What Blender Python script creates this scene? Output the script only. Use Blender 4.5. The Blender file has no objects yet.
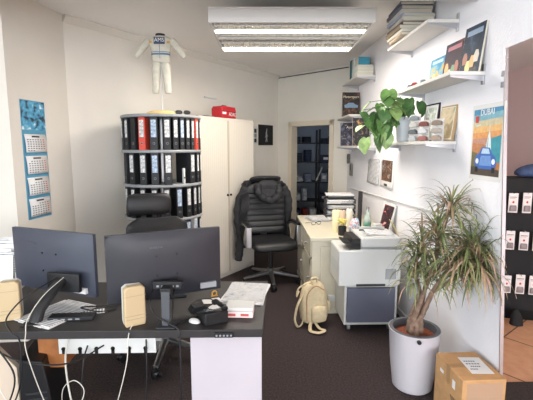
import bpy, math, random
from mathutils import Vector, Matrix, Euler
random.seed(7)
R = math.radians
sc = bpy.context.scene
col = sc.collection

# ------------------------------------------------------------------ materials
def lin(c):
    if isinstance(c, str):
        c = tuple(int(c[i:i+2], 16)/255 for i in (0, 2, 4))
    return tuple(x/12.92 if x <= .04045 else ((x+.055)/1.055)**2.4 for x in c)
MC = {}
def mat(name, color='808080', rough=.6, metal=0, var=.0, scale=20, bump=0, bscale=None, emit=None, strength=0,
        trans=0, ior=1.45, coat=0):
    if name in MC: return MC[name]
    m = bpy.data.materials.new(name); m.use_nodes = True
    nt = m.node_tree; b = nt.nodes['Principled BSDF']
    c = lin(color)
    b.inputs['Base Color'].default_value = (*c, 1)
    b.inputs['Roughness'].default_value = rough
    b.inputs['Metallic'].default_value = metal
    b.inputs['IOR'].default_value = ior
    if trans: b.inputs['Transmission Weight'].default_value = trans
    if coat: b.inputs['Coat Weight'].default_value = coat
    if emit:
        b.inputs['Emission Color'].default_value = (*lin(emit), 1)
        b.inputs['Emission Strength'].default_value = strength
    tc = nt.nodes.new('ShaderNodeTexCoord')
    n = nt.nodes.new('ShaderNodeTexNoise'); n.inputs['Scale'].default_value = scale; n.inputs['Detail'].default_value = 5
    nt.links.new(tc.outputs['Object'], n.inputs['Vector'])
    if var:
        r = nt.nodes.new('ShaderNodeValToRGB')
        r.color_ramp.elements[0].position = .3; r.color_ramp.elements[1].position = .7
        r.color_ramp.elements[0].color = (*[x*(1-var) for x in c], 1)
        r.color_ramp.elements[1].color = (*[min(1, x*(1+var)) for x in c], 1)
        nt.links.new(n.outputs['Fac'], r.inputs['Fac']); nt.links.new(r.outputs['Color'], b.inputs['Base Color'])
    if bump:
        n2 = n
        if bscale:
            n2 = nt.nodes.new('ShaderNodeTexNoise'); n2.inputs['Scale'].default_value = bscale; n2.inputs['Detail'].default_value = 6
            nt.links.new(tc.outputs['Object'], n2.inputs['Vector'])
        bp = nt.nodes.new('ShaderNodeBump'); bp.inputs['Strength'].default_value = bump; bp.inputs['Distance'].default_value = .01
        nt.links.new(n2.outputs['Fac'], bp.inputs['Height']); nt.links.new(bp.outputs['Normal'], b.inputs['Normal'])
    MC[name] = m
    return m
def art(name, cols, scale=12, detail=3, dist=.6, rough=.62, off=0):
    """printed picture: blotches of several ink colours"""
    if name in MC: return MC[name]
    m = mat(name, cols[0], rough)
    nt = m.node_tree; b = nt.nodes['Principled BSDF']
    tc = nt.nodes.new('ShaderNodeTexCoord')
    mp = nt.nodes.new('ShaderNodeMapping'); mp.inputs['Location'].default_value = (off, off*.7, off*1.3)
    n = nt.nodes.new('ShaderNodeTexNoise'); n.inputs['Scale'].default_value = scale
    n.inputs['Detail'].default_value = detail; n.inputs['Distortion'].default_value = dist
    r = nt.nodes.new('ShaderNodeValToRGB'); cr = r.color_ramp
    k = len(cols)
    for i, c in enumerate(cols):
        p = .3 + .4*i/(k-1)
        e = cr.elements[i] if i < 2 else cr.elements.new(p)
        e.position = p
    cr.elements[0].position = .3
    for i, e in enumerate(sorted(cr.elements, key=lambda e: e.position)):
        e.color = (*lin(cols[i % k]), 1)
    # second element was created at 1.0 -> re-space all
    es = list(cr.elements)
    for i, e in enumerate(es): e.position = .3 + .4*i/max(1, len(es)-1); e.color = (*lin(cols[i]), 1)
    nt.links.new(tc.outputs['Object'], mp.inputs['Vector']); nt.links.new(mp.outputs['Vector'], n.inputs['Vector'])
    nt.links.new(n.outputs['Fac'], r.inputs['Fac']); nt.links.new(r.outputs['Color'], b.inputs['Base Color'])
    return m
def stripes(name, c1, c2, scale=60, axis=2, rough=.7, thr=.55, wob=3):
    """rows of small print / handwriting"""
    if name in MC: return MC[name]
    m = mat(name, c1, rough); nt = m.node_tree; b = nt.nodes['Principled BSDF']
    tc = nt.nodes.new('ShaderNodeTexCoord')
    w = nt.nodes.new('ShaderNodeTexWave'); w.bands_direction = 'XYZ'[axis]; w.inputs['Scale'].default_value = scale
    n = nt.nodes.new('ShaderNodeTexNoise'); n.inputs['Scale'].default_value = scale*wob; n.inputs['Detail'].default_value = 1
    mu = nt.nodes.new('ShaderNodeMath'); mu.operation = 'MULTIPLY'
    r = nt.nodes.new('ShaderNodeValToRGB'); r.color_ramp.elements[0].position = thr*.5; r.color_ramp.elements[1].position = thr*.5+.06
    r.color_ramp.elements[0].color = (*lin(c1), 1); r.color_ramp.elements[1].color = (*lin(c2), 1)
    for q in (w, n): nt.links.new(tc.outputs['Object'], q.inputs['Vector'])
    nt.links.new(w.outputs['Fac'], mu.inputs[0]); nt.links.new(n.outputs['Fac'], mu.inputs[1])
    nt.links.new(mu.outputs[0], r.inputs['Fac']); nt.links.new(r.outputs['Color'], b.inputs['Base Color'])
    return m

WALL = mat('wall_paint', 'e0dad0', .85, var=.02, scale=3, bump=.15, bscale=90)
WALLR = mat('wall_paint_right', 'eae8ec', .8, var=.02, scale=4, bump=.2, bscale=60)
CEIL = mat('ceiling_paint', 'f2eeea', .9, var=.015, scale=2)
WHITE = mat('white_lacquer', 'd4d2cf', .4)
WPL = mat('white_plastic', 'cdcdca', .35)
CREAM = mat('cream_lacquer', 'c8c0ac', .45, var=.02, scale=8)
CREAM2 = mat('cream_plastic', 'bca682', .45)
FRAMEP = mat('door_frame_paint', 'd8ccb8', .5)
CABW = mat('cabinet_white', 'c9c2b6', .5)
BLACK = mat('black_plastic', '161618', .45)
BLACK2 = mat('black_matt', '1c1c1e', .8)
DGREY = mat('dark_grey_plastic', '2c2e33', .5)
MONI = mat('monitor_back', '393c48', .42, var=.05, scale=3)
MONI2 = mat('monitor_back_dark', '22232a', .45, var=.06, scale=3)
GREY = mat('grey_plastic', '8a8c90', .5)
SLATE = mat('slate_grey_front', '5d6070', .5)
STEEL = mat('brushed_steel', 'a8a8aa', .32, 1)
ALU = mat('aluminium', 'b9b9bd', .35, .9)
LEATHER = mat('black_leather', '18181a', .38, var=.1, scale=30, bump=.3, bscale=120)
JACKET = mat('black_jacket_fabric', '1d1d20', .75, var=.25, scale=25, bump=.5, bscale=40)
PAPER = mat('paper', 'dcdad8', .8)
PRINT = stripes('printed_paper', '8c8e96', 'e4e3e1', 22, 1, thr=.42, wob=1.6)
PRINT2 = stripes('printed_paper_b', '8c8e96', 'e4e3e1', 22, 2, thr=.42, wob=1.6)
RED = mat('red_plastic', 'a51c26', .45)
ORANGE = mat('orange_red_binder', 'cc4a3a', .5)
DESKT = mat('desk_top', '2a2727', .5, var=.12, scale=14, bump=.05)
BINDER = mat('binder_black', '1a1b1e', .55, var=.2, scale=60)
PLATE = mat('carousel_plate', '8c8e90', .5)
LABEL = stripes('binder_label', 'e3e4e2', '4a4d55', 26, 2, thr=.6, wob=2)
LABELB = stripes('binder_label_blue', 'c3d3e4', '3a4d70', 26, 2, thr=.6, wob=2)
HOLE = mat('hole_black', '050505', .7)
TERRA = mat('clay_granules', '8a4a33', .9, var=.4, scale=60, bump=.8, bscale=60)
BARK = mat('trunk_bark', '7c6657', .9, var=.35, scale=40, bump=.8, bscale=50)
LEAFS = [mat('dry_leaf_a', '6f7a4c', .6, var=.2, scale=20), mat('dry_leaf_b', '8d8a62', .6, var=.2, scale=20),
         mat('dry_leaf_c', '9c8468', .6, var=.2, scale=20), mat('dry_leaf_d', '54603c', .6, var=.2, scale=20),
         mat('dry_leaf_e', 'a78978', .6, var=.2, scale=20)]
PLEAF = [mat('pothos_leaf_a', '5a7d42', .4, var=.3, scale=25), mat('pothos_leaf_b', '47693a', .4, var=.3, scale=25),
         mat('pothos_leaf_c', '86a062', .4, var=.3, scale=25), mat('pothos_leaf_d', 'cdd3ac', .45, var=.3, scale=30)]
CARD = mat('cardboard', 'b98f62', .85, var=.08, scale=30)
TAPE = mat('brown_tape', 'a07a4e', .3)
WOODO = mat('orange_wood', '9c6234', .6, var=.25, scale=12)
CABLEB = mat('black_cable', '141416', .5)
CABLEW = mat('white_cable', 'c9c5ba', .5)
TUBE = mat('fluorescent_tube', 'ffffff', .4, emit='fff0d8', strength=14)
BAGC = mat('cream_canvas', 'c6b594', .85, var=.08, scale=30, bump=.5, bscale=30)
GLASS = mat('clear_glass', 'ffffff', .03, trans=1)
TEALB = mat('teal_drink', '7fb8a8', .2, trans=.3)
NAVY = mat('dark_shelf_metal', '10141d', .5)

# carpet
CARPET = mat('carpet', '382d2d', .97, var=.55, scale=75, bump=1, bscale=160)
# tiled wood look floor in the shop
def tile_mat():
    m = mat('shop_tiles', 'b98a68', .35); nt = m.node_tree; b = nt.nodes['Principled BSDF']
    tc = nt.nodes.new('ShaderNodeTexCoord'); mp = nt.nodes.new('ShaderNodeMapping'); mp.inputs['Rotation'].default_value = (0, 0, R(52))
    br = nt.nodes.new('ShaderNodeTexBrick'); br.offset = 0
    br.inputs['Scale'].default_value = 1; br.inputs['Brick Width'].default_value = .6; br.inputs['Row Height'].default_value = .6
    br.inputs['Mortar Size'].default_value = .006
    br.inputs['Color1'].default_value = (*lin('dba985'), 1); br.inputs['Color2'].default_value = (*lin('d19e79'), 1); br.inputs['Mortar'].default_value = (*lin('55402f'), 1)
    n = nt.nodes.new('ShaderNodeTexNoise'); n.inputs['Scale'].default_value = 14
    mx = nt.nodes.new('ShaderNodeMixRGB'); mx.blend_type = 'OVERLAY'; mx.inputs['Fac'].default_value = .3
    nt.links.new(tc.outputs['Object'], mp.inputs['Vector']); nt.links.new(mp.outputs['Vector'], br.inputs['Vector'])
    nt.links.new(mp.outputs['Vector'], n.inputs['Vector'])
    nt.links.new(br.outputs['Color'], mx.inputs[1]); nt.links.new(n.outputs['Fac'], mx.inputs[2]); nt.links.new(mx.outputs[0], b.inputs['Base Color'])
    return m
TILES = tile_mat()

# ------------------------------------------------------------------ mesh helper
class MB:
    def __init__(s): s.v = []; s.f = []; s.m = []; s.mats = []; s.M = Matrix.Identity(4)
    def mi(s, m):
        if m not in s.mats: s.mats.append(m)
        return s.mats.index(m)
    def add(s, vs, fs, m):
        o = len(s.v); s.v += [tuple(s.M @ Vector(v)) for v in vs]; i = s.mi(m)
        for f in fs: s.f.append([o+k for k in f]); s.m.append(i)
        return s
    def box(s, x0, x1, y0, y1, z0, z1, m):
        vs = [(x, y, z) for z in (z0, z1) for y in (y0, y1) for x in (x0, x1)]
        return s.add(vs, [(0, 2, 3, 1), (4, 5, 7, 6), (0, 1, 5, 4), (2, 6, 7, 3), (0, 4, 6, 2), (1, 3, 7, 5)], m)
    def obox(s, c, size, m, rot=(0, 0, 0)):
        old = s.M; s.M = old @ Matrix.Translation(c) @ Euler(rot).to_matrix().to_4x4()
        a, b, h = [q/2 for q in size]; s.box(-a, a, -b, b, -h, h, m); s.M = old; return s
    def prism(s, poly, a0, a1, m, axis='z'):
        """poly in plane; axis z: (x,y)+z ; axis x: (y,z)+x ; axis y: (x,z)+y"""
        n = len(poly)
        def p(q, a): return (q[0], q[1], a) if axis == 'z' else (a, q[0], q[1]) if axis == 'x' else (q[0], a, q[1])
        vs = [p(q, a0) for q in poly]+[p(q, a1) for q in poly]
        fs = [list(range(n))[::-1], [n+i for i in range(n)]]+[(i, (i+1) % n, n+(i+1) % n, n+i) for i in range(n)]
        if axis == 'y': fs = [f[::-1] for f in fs]
        return s.add(vs, fs, m)
    def tube(s, pts, r, m, n=8, caps=True, sx=1):
        pts = [Vector(p) for p in pts]; rs = r if isinstance(r, (list, tuple)) else [r]*len(pts)
        vs = []; up = Vector((0, 0, 1)); prev = None
        for i, p in enumerate(pts):
            t = (pts[min(i+1, len(pts)-1)]-pts[max(i-1, 0)]).normalized()
            if prev is None:
                a = t.cross(up) if abs(t.dot(up)) < .95 else t.cross(Vector((1, 0, 0)))
            else: a = prev-t*prev.dot(t)
            a.normalize(); prev = a; b = t.cross(a)
            for k in range(n):
                w = 2*math.pi*k/n; vs.append(p+(a*math.cos(w)*sx+b*math.sin(w))*rs[i])
        fs = []
        for i in range(len(pts)-1):
            for k in range(n):
                k2 = (k+1) % n; fs.append((i*n+k, i*n+k2, (i+1)*n+k2, (i+1)*n+k))
        if caps: fs.append(list(range(n))[::-1]); fs.append([(len(pts)-1)*n+k for k in range(n)])
        return s.add([tuple(v) for v in vs], fs, m)
    def cyl(s, p0, p1, r, m, n=16, r1=None): return s.tube([p0, p1], [r, r if r1 is None else r1], m, n)
    def lathe(s, prof, m, c=(0, 0, 0), n=32, cap=True):
        vs = []; fs = []; L = len(prof)
        for r, z in prof:
            for k in range(n):
                w = 2*math.pi*k/n; vs.append((c[0]+r*math.cos(w), c[1]+r*math.sin(w), c[2]+z))
        for i in range(L-1):
            for k in range(n):
                k2 = (k+1) % n; fs.append((i*n+k, i*n+k2, (i+1)*n+k2, (i+1)*n+k))
        if cap: fs.append(list(range(n))[::-1]); fs.append([(L-1)*n+k for k in range(n)])
        return s.add(vs, fs, m)
    def loft(s, rings, m, n=16, cap=True):
        """rings: (center, rx, ry, power, (ax,bx) axes optional)"""
        vs = []; fs = []
        for r in rings:
            c, rx, ry = Vector(r[0]), r[1], r[2]; pw = r[3] if len(r) > 3 else 2
            A, B = (Vector(r[4][0]), Vector(r[4][1])) if len(r) > 4 else (Vector((1, 0, 0)), Vector((0, 1, 0)))
            for k in range(n):
                w = 2*math.pi*k/n; cx, sx_ = math.cos(w), math.sin(w)
                x = math.copysign(abs(cx)**(2/pw), cx)*rx; y = math.copysign(abs(sx_)**(2/pw), sx_)*ry
                vs.append(tuple(c+A*x+B*y))
        for i in range(len(rings)-1):
            for k in range(n):
                k2 = (k+1) % n; fs.append((i*n+k, i*n+k2, (i+1)*n+k2, (i+1)*n+k))
        if cap: fs.append(list(range(n))[::-1]); fs.append([(len(rings)-1)*n+k for k in range(n)])
        return s.add(vs, fs, m)
    def grid(s, fn, nu, nv, m):
        vs = [fn(i/nu, j/nv) for j in range(nv+1) for i in range(nu+1)]
        fs = [(j*(nu+1)+i, j*(nu+1)+i+1, (j+1)*(nu+1)+i+1, (j+1)*(nu+1)+i) for j in range(nv) for i in range(nu)]
        return s.add(vs, fs, m)
    def build(s, name, parent=None, loc=(0, 0, 0), rot=(0, 0, 0), smooth=35, bevel=0, subd=0, solid=0, **kw):
        me = bpy.data.meshes.new(name); me.from_pydata(s.v, [], s.f)
        for m in s.mats: me.materials.append(m)
        me.polygons.foreach_set('material_index', s.m)
        if smooth:
            me.polygons.foreach_set('use_smooth', [True]*len(me.polygons))
            if not subd: me.set_sharp_from_angle(angle=R(smooth))
        me.update(); me.validate()
        o = bpy.data.objects.new(name, me); col.objects.link(o)
        o.location = loc; o.rotation_euler = rot
        if parent: o.parent = parent
        if solid:
            q = o.modifiers.new('solid', 'SOLIDIFY'); q.thickness = solid; q.offset = 0
        if bevel:
            q = o.modifiers.new('bevel', 'BEVEL'); q.width = bevel; q.segments = 2; q.limit_method = 'ANGLE'; q.angle_limit = R(40)
        if subd:
            q = o.modifiers.new('subd', 'SUBSURF'); q.levels = subd; q.render_levels = subd
        tag(o, **kw)
        return o
def tag(o, label=None, cat=None, group=None, kind=None):
    if label: o['label'] = label
    if cat: o['category'] = cat
    if group: o['group'] = group
    if kind: o['kind'] = kind
    return o
def T(name, label, cat, loc=(0, 0, 0), rz=0, group=None):
    o = bpy.data.objects.new(name, None); col.objects.link(o); o.empty_display_size = .1
    o.location = loc; o.rotation_euler = (0, 0, rz)
    return tag(o, label, cat, group)
def dup(o, parent=None, loc=None, rz=None, label=None):
    c = o.copy(); col.objects.link(c)
    if parent: c.parent = parent
    if loc is not None: c.location = loc
    if rz is not None: c.rotation_euler = (0, 0, rz)
    if label: c['label'] = label
    for ch in [q for q in bpy.data.objects if q.parent == o]: dup(ch, c)
    return c
def S(mb, name, **kw): return mb.build(name, kind='structure', smooth=0, **kw)
def spline(pts, k=6):
    P = [Vector(p) for p in pts]; P = [P[0]*2-P[1]]+P+[P[-1]*2-P[-2]]; out = []
    for i in range(1, len(P)-2):
        for j in range(k):
            t = j/k; a, b, c, d = P[i-1:i+3]
            out.append(.5*((2*b)+(c-a)*t+(2*a-5*b+4*c-d)*t*t+(3*b-a-3*c+d)*t**3))
    out.append(P[-2]); return out
def text(body, size, m, parent, loc, rot, name='lettering', depth=.0006, label=None):
    cu = bpy.data.curves.new(name, 'FONT'); cu.body = body; cu.size = size; cu.extrude = depth; cu.align_x = 'CENTER'; cu.align_y = 'CENTER'
    t = bpy.data.objects.new(name+'_curve', cu); col.objects.link(t)
    bpy.context.view_layer.update()
    me = bpy.data.meshes.new_from_object(t.evaluated_get(bpy.context.evaluated_depsgraph_get()))
    bpy.data.objects.remove(t); bpy.data.curves.remove(cu)
    me.name = name; me.materials.clear(); me.materials.append(m)
    o = bpy.data.objects.new(name, me); col.objects.link(o); o.parent = parent; o.location = loc; o.rotation_euler = rot
    if label: o['label'] = label
    return o

H = 2.8
# ------------------------------------------------------------------ room shell
S(MB().box(-3.3, 1.43, -5.1, 3.4, -.1, 0, CARPET).box(-3.3, 1.48, 3.4, 9.6, -.1, 0, CARPET).box(1.48, 3.6, 6.2, 9.6, -.1, 0, CARPET), 'floor')
S(MB().box(1.43, 3.5, -5.1, 3.4, -.1, 0, TILES).box(1.48, 3.5, 3.4, 6.1, -.1, 0, TILES), 'floor_shop')
S(MB().box(-3.3, 1.5, -5.1, 7.3, H, H+.1, CEIL), 'ceiling')
S(MB().box(1.5, 3.5, -5.1, 6.0, 2.6, 2.7, CEIL), 'ceiling_shop')
S(MB().box(-3.2, 1.38, 2.40, 2.60, 2.5, H, WHITE), 'trim_1')          # ceiling beam
A_D = math.atan2(.823, .567); A_B = R(-45)
P1 = (-1.774, 3.907, 0); P2 = (.379, 7.031, 0)
S(MB().box(0, 3.80, 0, .12, 0, H, WALL), 'wall_left', loc=P1, rot=(0, 0, A_D))
A_C = math.atan2(.985, .174)
E0 = (-1.90, 3.19, 0)
S(MB().box(0, .74, 0, .12, 0, H, WALL), 'wall_calendar', loc=E0, rot=(0, 0, A_C))
S(MB().box(-1.35, 0, 0, .12, 0, H, WALL), 'wall_left_near', loc=E0, rot=(0, 0, R(4)))
S(MB().box(-3.3, -3.2, -5.1, -3.2, 0, H, WALL).box(-3.3, -3.2, .8, 3.15, 0, H, WALL).box(-3.3, -3.2, -3.2, .8, 0, .5, WALL).box(-3.3, -3.2, -3.2, .8, 2.5, H, WALL), 'wall_left_side')
wf = MB().box(-3.28, -3.22, -3.2, .8, .5, .55, ALU).box(-3.28, -3.22, -3.2, .8, 2.45, 2.5, ALU)
for y in (-3.2, -1.225, .75): wf.box(-3.28, -3.22, y, y+.05, .55, 2.45, ALU)
S(wf, 'window_added')  # unseen window opening, added so daylight reaches the right wall
# door wall with opening
b = MB().box(0, .29, 0, .12, 0, H, WALL).box(1.12, 1.45, 0, .12, 0, H, WALL).box(.29, 1.12, 0, .12, 1.98, H, WALL)
S(b, 'wall_back', loc=P2, rot=(0, 0, A_B))
fr = MB()
for x0, x1 in ((.25, .325), (1.085, 1.16)): fr.box(x0, x1, -.015, .135, 0, 2.02, FRAMEP)
fr.box(.25, 1.16, -.015, .135, 1.94, 2.02, FRAMEP)
S(fr, 'door_1', loc=P2, rot=(0, 0, A_B))
# right wall, its near end leans slightly
S(MB().prism([(6.1, 0), (2.06, 0), (2.27, 2.142), (-5.1, 2.142), (-5.1, H), (6.1, H)], 1.38, 1.395, WALLR, 'x'), 'wall_right')
S(MB().prism([(2.062, 0), (2.054, 0), (2.264, 2.142), (2.272, 2.142)], 1.377, 1.397, ALU, 'x'), 'trim_2')      # aluminium edge strip
S(MB().box(1.365, 1.38, 2.1, 3.7, 0, .06, WALLR).box(1.37, 1.38, 4.95, 6.0, 0, .06, WALLR), 'baseboard_right')
tr = MB().prism([(5.75, 1.0), (3.0, 1.094), (3.0, 1.106), (5.75, 1.012)], 1.366, 1.38, WHITE, 'x')
S(tr, 'trim_3')                                                                                       # cable duct
S(MB().prism([(0, 2.74), (-.012, 2.74), (-.05, 2.785), (-.05, H), (0, H)], 0, 3.78, WALL, 'x'), 'trim_5', loc=P1, rot=(0, 0, A_D))
S(MB().box(.0, 1.40, -.02, 0, 2.755, 2.765, DGREY), 'trim_4', loc=P2, rot=(0, 0, A_B))
# shop
SHOPW = mat('shop_wall_pink', 'efd9d5', .8)
S(MB().box(3.4, 3.5, -5.1, 6.1, 0, 2.6, SHOPW), 'wall_shop_right')
S(MB().box(1.48, 3.4, 6.0, 6.1, 0, 2.6, SHOPW), 'wall_shop_back')
# front wall with the shop window behind the viewer
fw = MB().box(-3.2, 3.4, -5.1, -2.6, 0, .35, WALL).box(-3.2, 3.4, -5.1, -5.0, 2.55, H, WALL)
for x0, x1 in ((-3.2, -2.9), (1.2, 1.5), (3.2, 3.4)): fw.box(x0, x1, -5.1, -5.0, .35, 2.55, WALL)
S(fw, 'wall_front')
wf = MB()
for x0, x1 in ((-2.9, 1.2), (1.5, 3.2)):
    wf.box(x0, x1, -5.08, -5.02, .35, .40, ALU); wf.box(x0, x1, -5.08, -5.02, 2.5, 2.55, ALU)
    for x in (x0, (x0+x1)/2-.025, x1-.05): wf.box(x, x+.05, -5.08, -5.02, .4, 2.5, ALU)
S(wf, 'window_1')
# store room behind the door
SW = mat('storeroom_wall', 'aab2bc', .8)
st = MB().box(.2, 2.6, 9.0, 9.1, 0, 2.6, SW).box(.2, .3, 7.15, 9.0, 0, 2.6, SW).box(2.5, 2.6, 6.12, 9.0, 0, 2.6, SW)
S(st, 'wall_storeroom')
S(MB().prism([(.42, 7.14), (1.42, 6.14), (2.6, 6.14), (2.6, 9.1), (.2, 9.1), (.2, 7.36)], 2.6, 2.7, SW), 'ceiling_storeroom')

# ------------------------------------------------------------------ ceiling lamp
def lamp():
    t = T('fluorescent_lamp', 'wide white louvred fluorescent lamp hanging under the ceiling, two tubes lit', 'lamp', (.28, 3.22, 2.55), R(-1.5))
    W = .645
    h = MB().box(-W, W, 0, .02, 0, .10, WHITE).box(-W, W, .95, .97, 0, .10, WHITE).box(-W, -W+.02, .02, .95, 0, .1, WHITE).box(W-.02, W, .02, .95, 0, .1, WHITE)
    h.box(-W, W, 0, .97, .1, .115, WHITE); h.box(-W+.02, W-.02, .46, .50, .0, .1, WHITE)
    h.build('housing', t, bevel=.004)
    for y in (.25, .84):
        pr = [(y-.10, .03), (y-.05, .085), (y+.05, .085), (y+.10, .03), (y+.095, .03), (y+.045, .08), (y-.045, .08), (y-.095, .03)]
        MB().prism([(a, b) for a, b in pr], -W+.02, W-.02, ALUR, 'x').build('reflector', t)
        MB().cyl((-W+.03, y, .018), (W-.03, y, .018), .019, TUBE, 16).build('tube', t)
    for y0, y1 in ((.02, .21), (.31, .46), (.50, .79)):
        lv = MB()
        for k in range(26):
            x = -W+.04+k*(2*W-.08)/25
            lv.box(x, x+.003, y0, y1, .004, .04, ALUR)
        lv.box(-W+.02, W-.02, y0, y0+.004, .0, .05, ALUR).box(-W+.02, W-.02, y1-.004, y1, .0, .05, ALUR).box(-W+.02, W-.02, (y0+y1)/2, (y0+y1)/2+.003, .002, .04, ALUR)
        lv.build('louvre', t)
    for x in (-.5, .5):
        MB().cyl((x, .48, .115), (x, .48, .249), .006, STEEL, 8).build('suspension_rod', t)
ALUR = mat('lamp_reflector', 'd8d4cc', .35, .15)
lamp()

# ------------------------------------------------------------------ round binder carousel
CC = Vector((-.95, 4.12, 0))
view = math.atan2(-CC.y, -CC.x)          # direction towards the viewer, angle 0 of every tier
tiers = [1.875, 1.545, 1.22, .895, .57, .245]
t = T('binder_carousel', 'round revolving office rack full of lever-arch binders beside the left wall', 'rack', CC)
for i, z in enumerate(tiers):
    MB().lathe([(.03, 0), (.385, 0), (.392, .008), (.392, .020), (.385, .028), (.03, .028)], PLATE, (0, 0, z), 64).build('plate', t)
MB().cyl((0, 0, .04), (0, 0, 1.9), .03, STEEL, 24).build('column', t)
MB().lathe([(.30, 0), (.30, .03), (.05, .06), (.03, .20)], DGREY, n=48).build('base', t)
def binder(name, w, cover, lab, label, pos, rz, hgt=.296, tilt=0):
    g = 'binders in the round rack'
    th = T(name, label, 'binder', pos, rz, g)
    # spine faces local -y, binder depth goes to +y
    dp = .20 if w > .02 else .03; wi = w*(.46 if w > .02 else 1)
    MB().prism([(-w/2, 0), (w/2, 0), (w/2, .02), (wi/2, dp), (-wi/2, dp), (-w/2, .02)], 0, hgt, cover).build('cover', th, bevel=.003)
    if lab:
        MB().box(-w*.34, w*.34, -.0015, 0, hgt*.38, hgt*.93, lab).build('spine_label', th)
    MB().cyl((0, -.002, .06), (0, .0, .06), .011, STEEL if cover is not BINDER else GREY, 16).build('finger_ring', th)
    MB().cyl((0, -.003, .06), (0, -.0021, .06), .008, HOLE, 12).build('finger_hole', th)
    return th
def tier(k, items, nm):
    z = tiers[k]+.0285
    n = len(items)
    for i, (deg, c, l, w) in enumerate(items):
        a = view+R(deg)
        r = .385 if not (k == 2 and deg == 7) else .395
        pos = CC+Vector((math.cos(a)*r, math.sin(a)*r, z))
        rz = a+math.pi/2
        cn = {'b': 'black', 'r': 'orange red', 'w': 'white', 't': 'short thin white'}[c]
        ln = {'w': 'white', 'B': 'pale blue', None: 'no'}[l]
        ordn = ['leftmost', 'second from left', 'third from left', 'fourth from left', 'fifth from left', 'sixth from left', 'seventh from left', 'eighth from left',
                'ninth from left', 'tenth from left', 'eleventh from left', 'twelfth from left', 'last on the right']
        o = 'rightmost' if i == n-1 else ordn[i]
        lab = f'{cn} binder with {ln} label, {o}, {nm} tier of round rack'
        binder('lever_arch_binder', w, {'b': BINDER, 'r': ORANGE, 'w': WPL, 't': WPL}[c], {'w': LABEL, 'B': LABELB, None: None}[l], lab, pos, rz, .15 if c == 't' else .296)
bw = .062
tier(1, [(-76, 'b', 'w', .06), (-58, 'b', 'w', .06), (-43, 'b', None, .055), (-28, 'r', 'w', .066), (-11, 'b', 'B', .07), (7, 'b', 'w', .066), (19, 'b', 'w', .05), (29, 'b', 'B', .045),
         (39, 'b', 'w', .045), (49, 'b', 'w', .045), (61, 'r', 'w', .055), (76, 'b', 'w', .06)], 'uppermost')
tier(2, [(-66, 'b', None, .06), (-48, 'b', 'w', .07), (-28, 'b', 'w', .07), (-11, 'b', 'B', .07), (7, 'b', 'w', .07), (31, 't', None, .016), (47, 'b', 'w', .066), (62, 'b', 'w', .05), (76, 'b', 'w', .05)], 'second')
tier(3, [(-66, 'b', 'w', .06), (-48, 'b', 'w', .06), (-30, 'b', 'w', .06), (-13, 'b', 'w', .06), (4, 'b', 'w', .06), (22, 'b', 'B', .06), (38, 'b', 'w', .055), (51, 'b', 'w', .05), (64, 'b', 'w', .05), (78, 'b', 'w', .05)], 'third')
tier(4, [(20, 'b', 'w', .06), (36, 'b', 'B', .06), (52, 'w', 'B', .05), (66, 'b', 'w', .055)], 'fourth')

# things on top of the carousel
ztop = tiers[0]+.0282
YEL = mat('yellow_card', 'd9b977', .7, var=.1, scale=20)
b = MB().loft([((0, 0, 0), .13, .07, 3), ((0, 0, .012), .13, .07, 3), ((.01, 0, .03), .10, .05, 2.5), ((.01, 0, .034), .05, .02, 2)], YEL)
b.build('cloth_cap', loc=(CC.x+.06, CC.y-.27, ztop), rot=(0, 0, .1), label='flat yellow cloth lying on top of the round binder rack', cat='cloth')
g = T('sunglasses', 'black and white sunglasses on the right of the round rack top', 'sunglasses', (CC.x+.26, CC.y-.24, ztop), .35)
for s in (-1, 1):
    MB().loft([((s*.038, 0, .022), .034, .02, 2.4, ((1, 0, 0), (0, 0, 1))), ((s*.038, -.006, .022), .032, .018, 2.4, ((1, 0, 0), (0, 0, 1)))], BLACK).build('lens', g)
    MB().tube([(s*.07, 0, .03), (s*.078, .05, .03), (s*.075, .12, .008)], .004, WPL, 6).build('temple_arm', g)
MB().tube([(-.01, 0, .028), (0, -.003, .032), (.01, 0, .028)], .003, WPL, 6).build('bridge', g)

# small racing suit on a stand
SUIT = mat('suit_fabric', 'c2beb0', .8, var=.08, scale=30, bump=.5, bscale=25)
SBLUE = mat('suit_blue_print', '55708c', .7)
s_ = T('racing_suit_on_stand', 'small cream one-piece racing suit held up on a thin white stand', 'suit', (CC.x+.03, CC.y-.06, ztop))
MB().lathe([(.075, 0), (.075, .012), (.02, .02), (.008, .03)], WPL).cyl((0, 0, .02), (0, 0, .42), .006, WPL, 8).cyl((-.10, 0, .735), (.10, 0, .735), .007, WPL, 8).cyl((0, 0, .4), (0, 0, .76), .006, WPL, 8).build('stand', s_)
b = MB()
b.loft([((0, 0, .50), .085, .04, 2.6), ((0, 0, .54), .092, .048, 2.4), ((0, 0, .585), .085, .042, 2.4), ((0, 0, .64), .10, .05, 2.4), ((0, 0, .70), .115, .05, 2.4),
        ((0, 0, .735), .105, .042, 2.2), ((0, 0, .755), .06, .034, 2), ((0, 0, .765), .04, .03, 2)], SUIT, 20)
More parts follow.
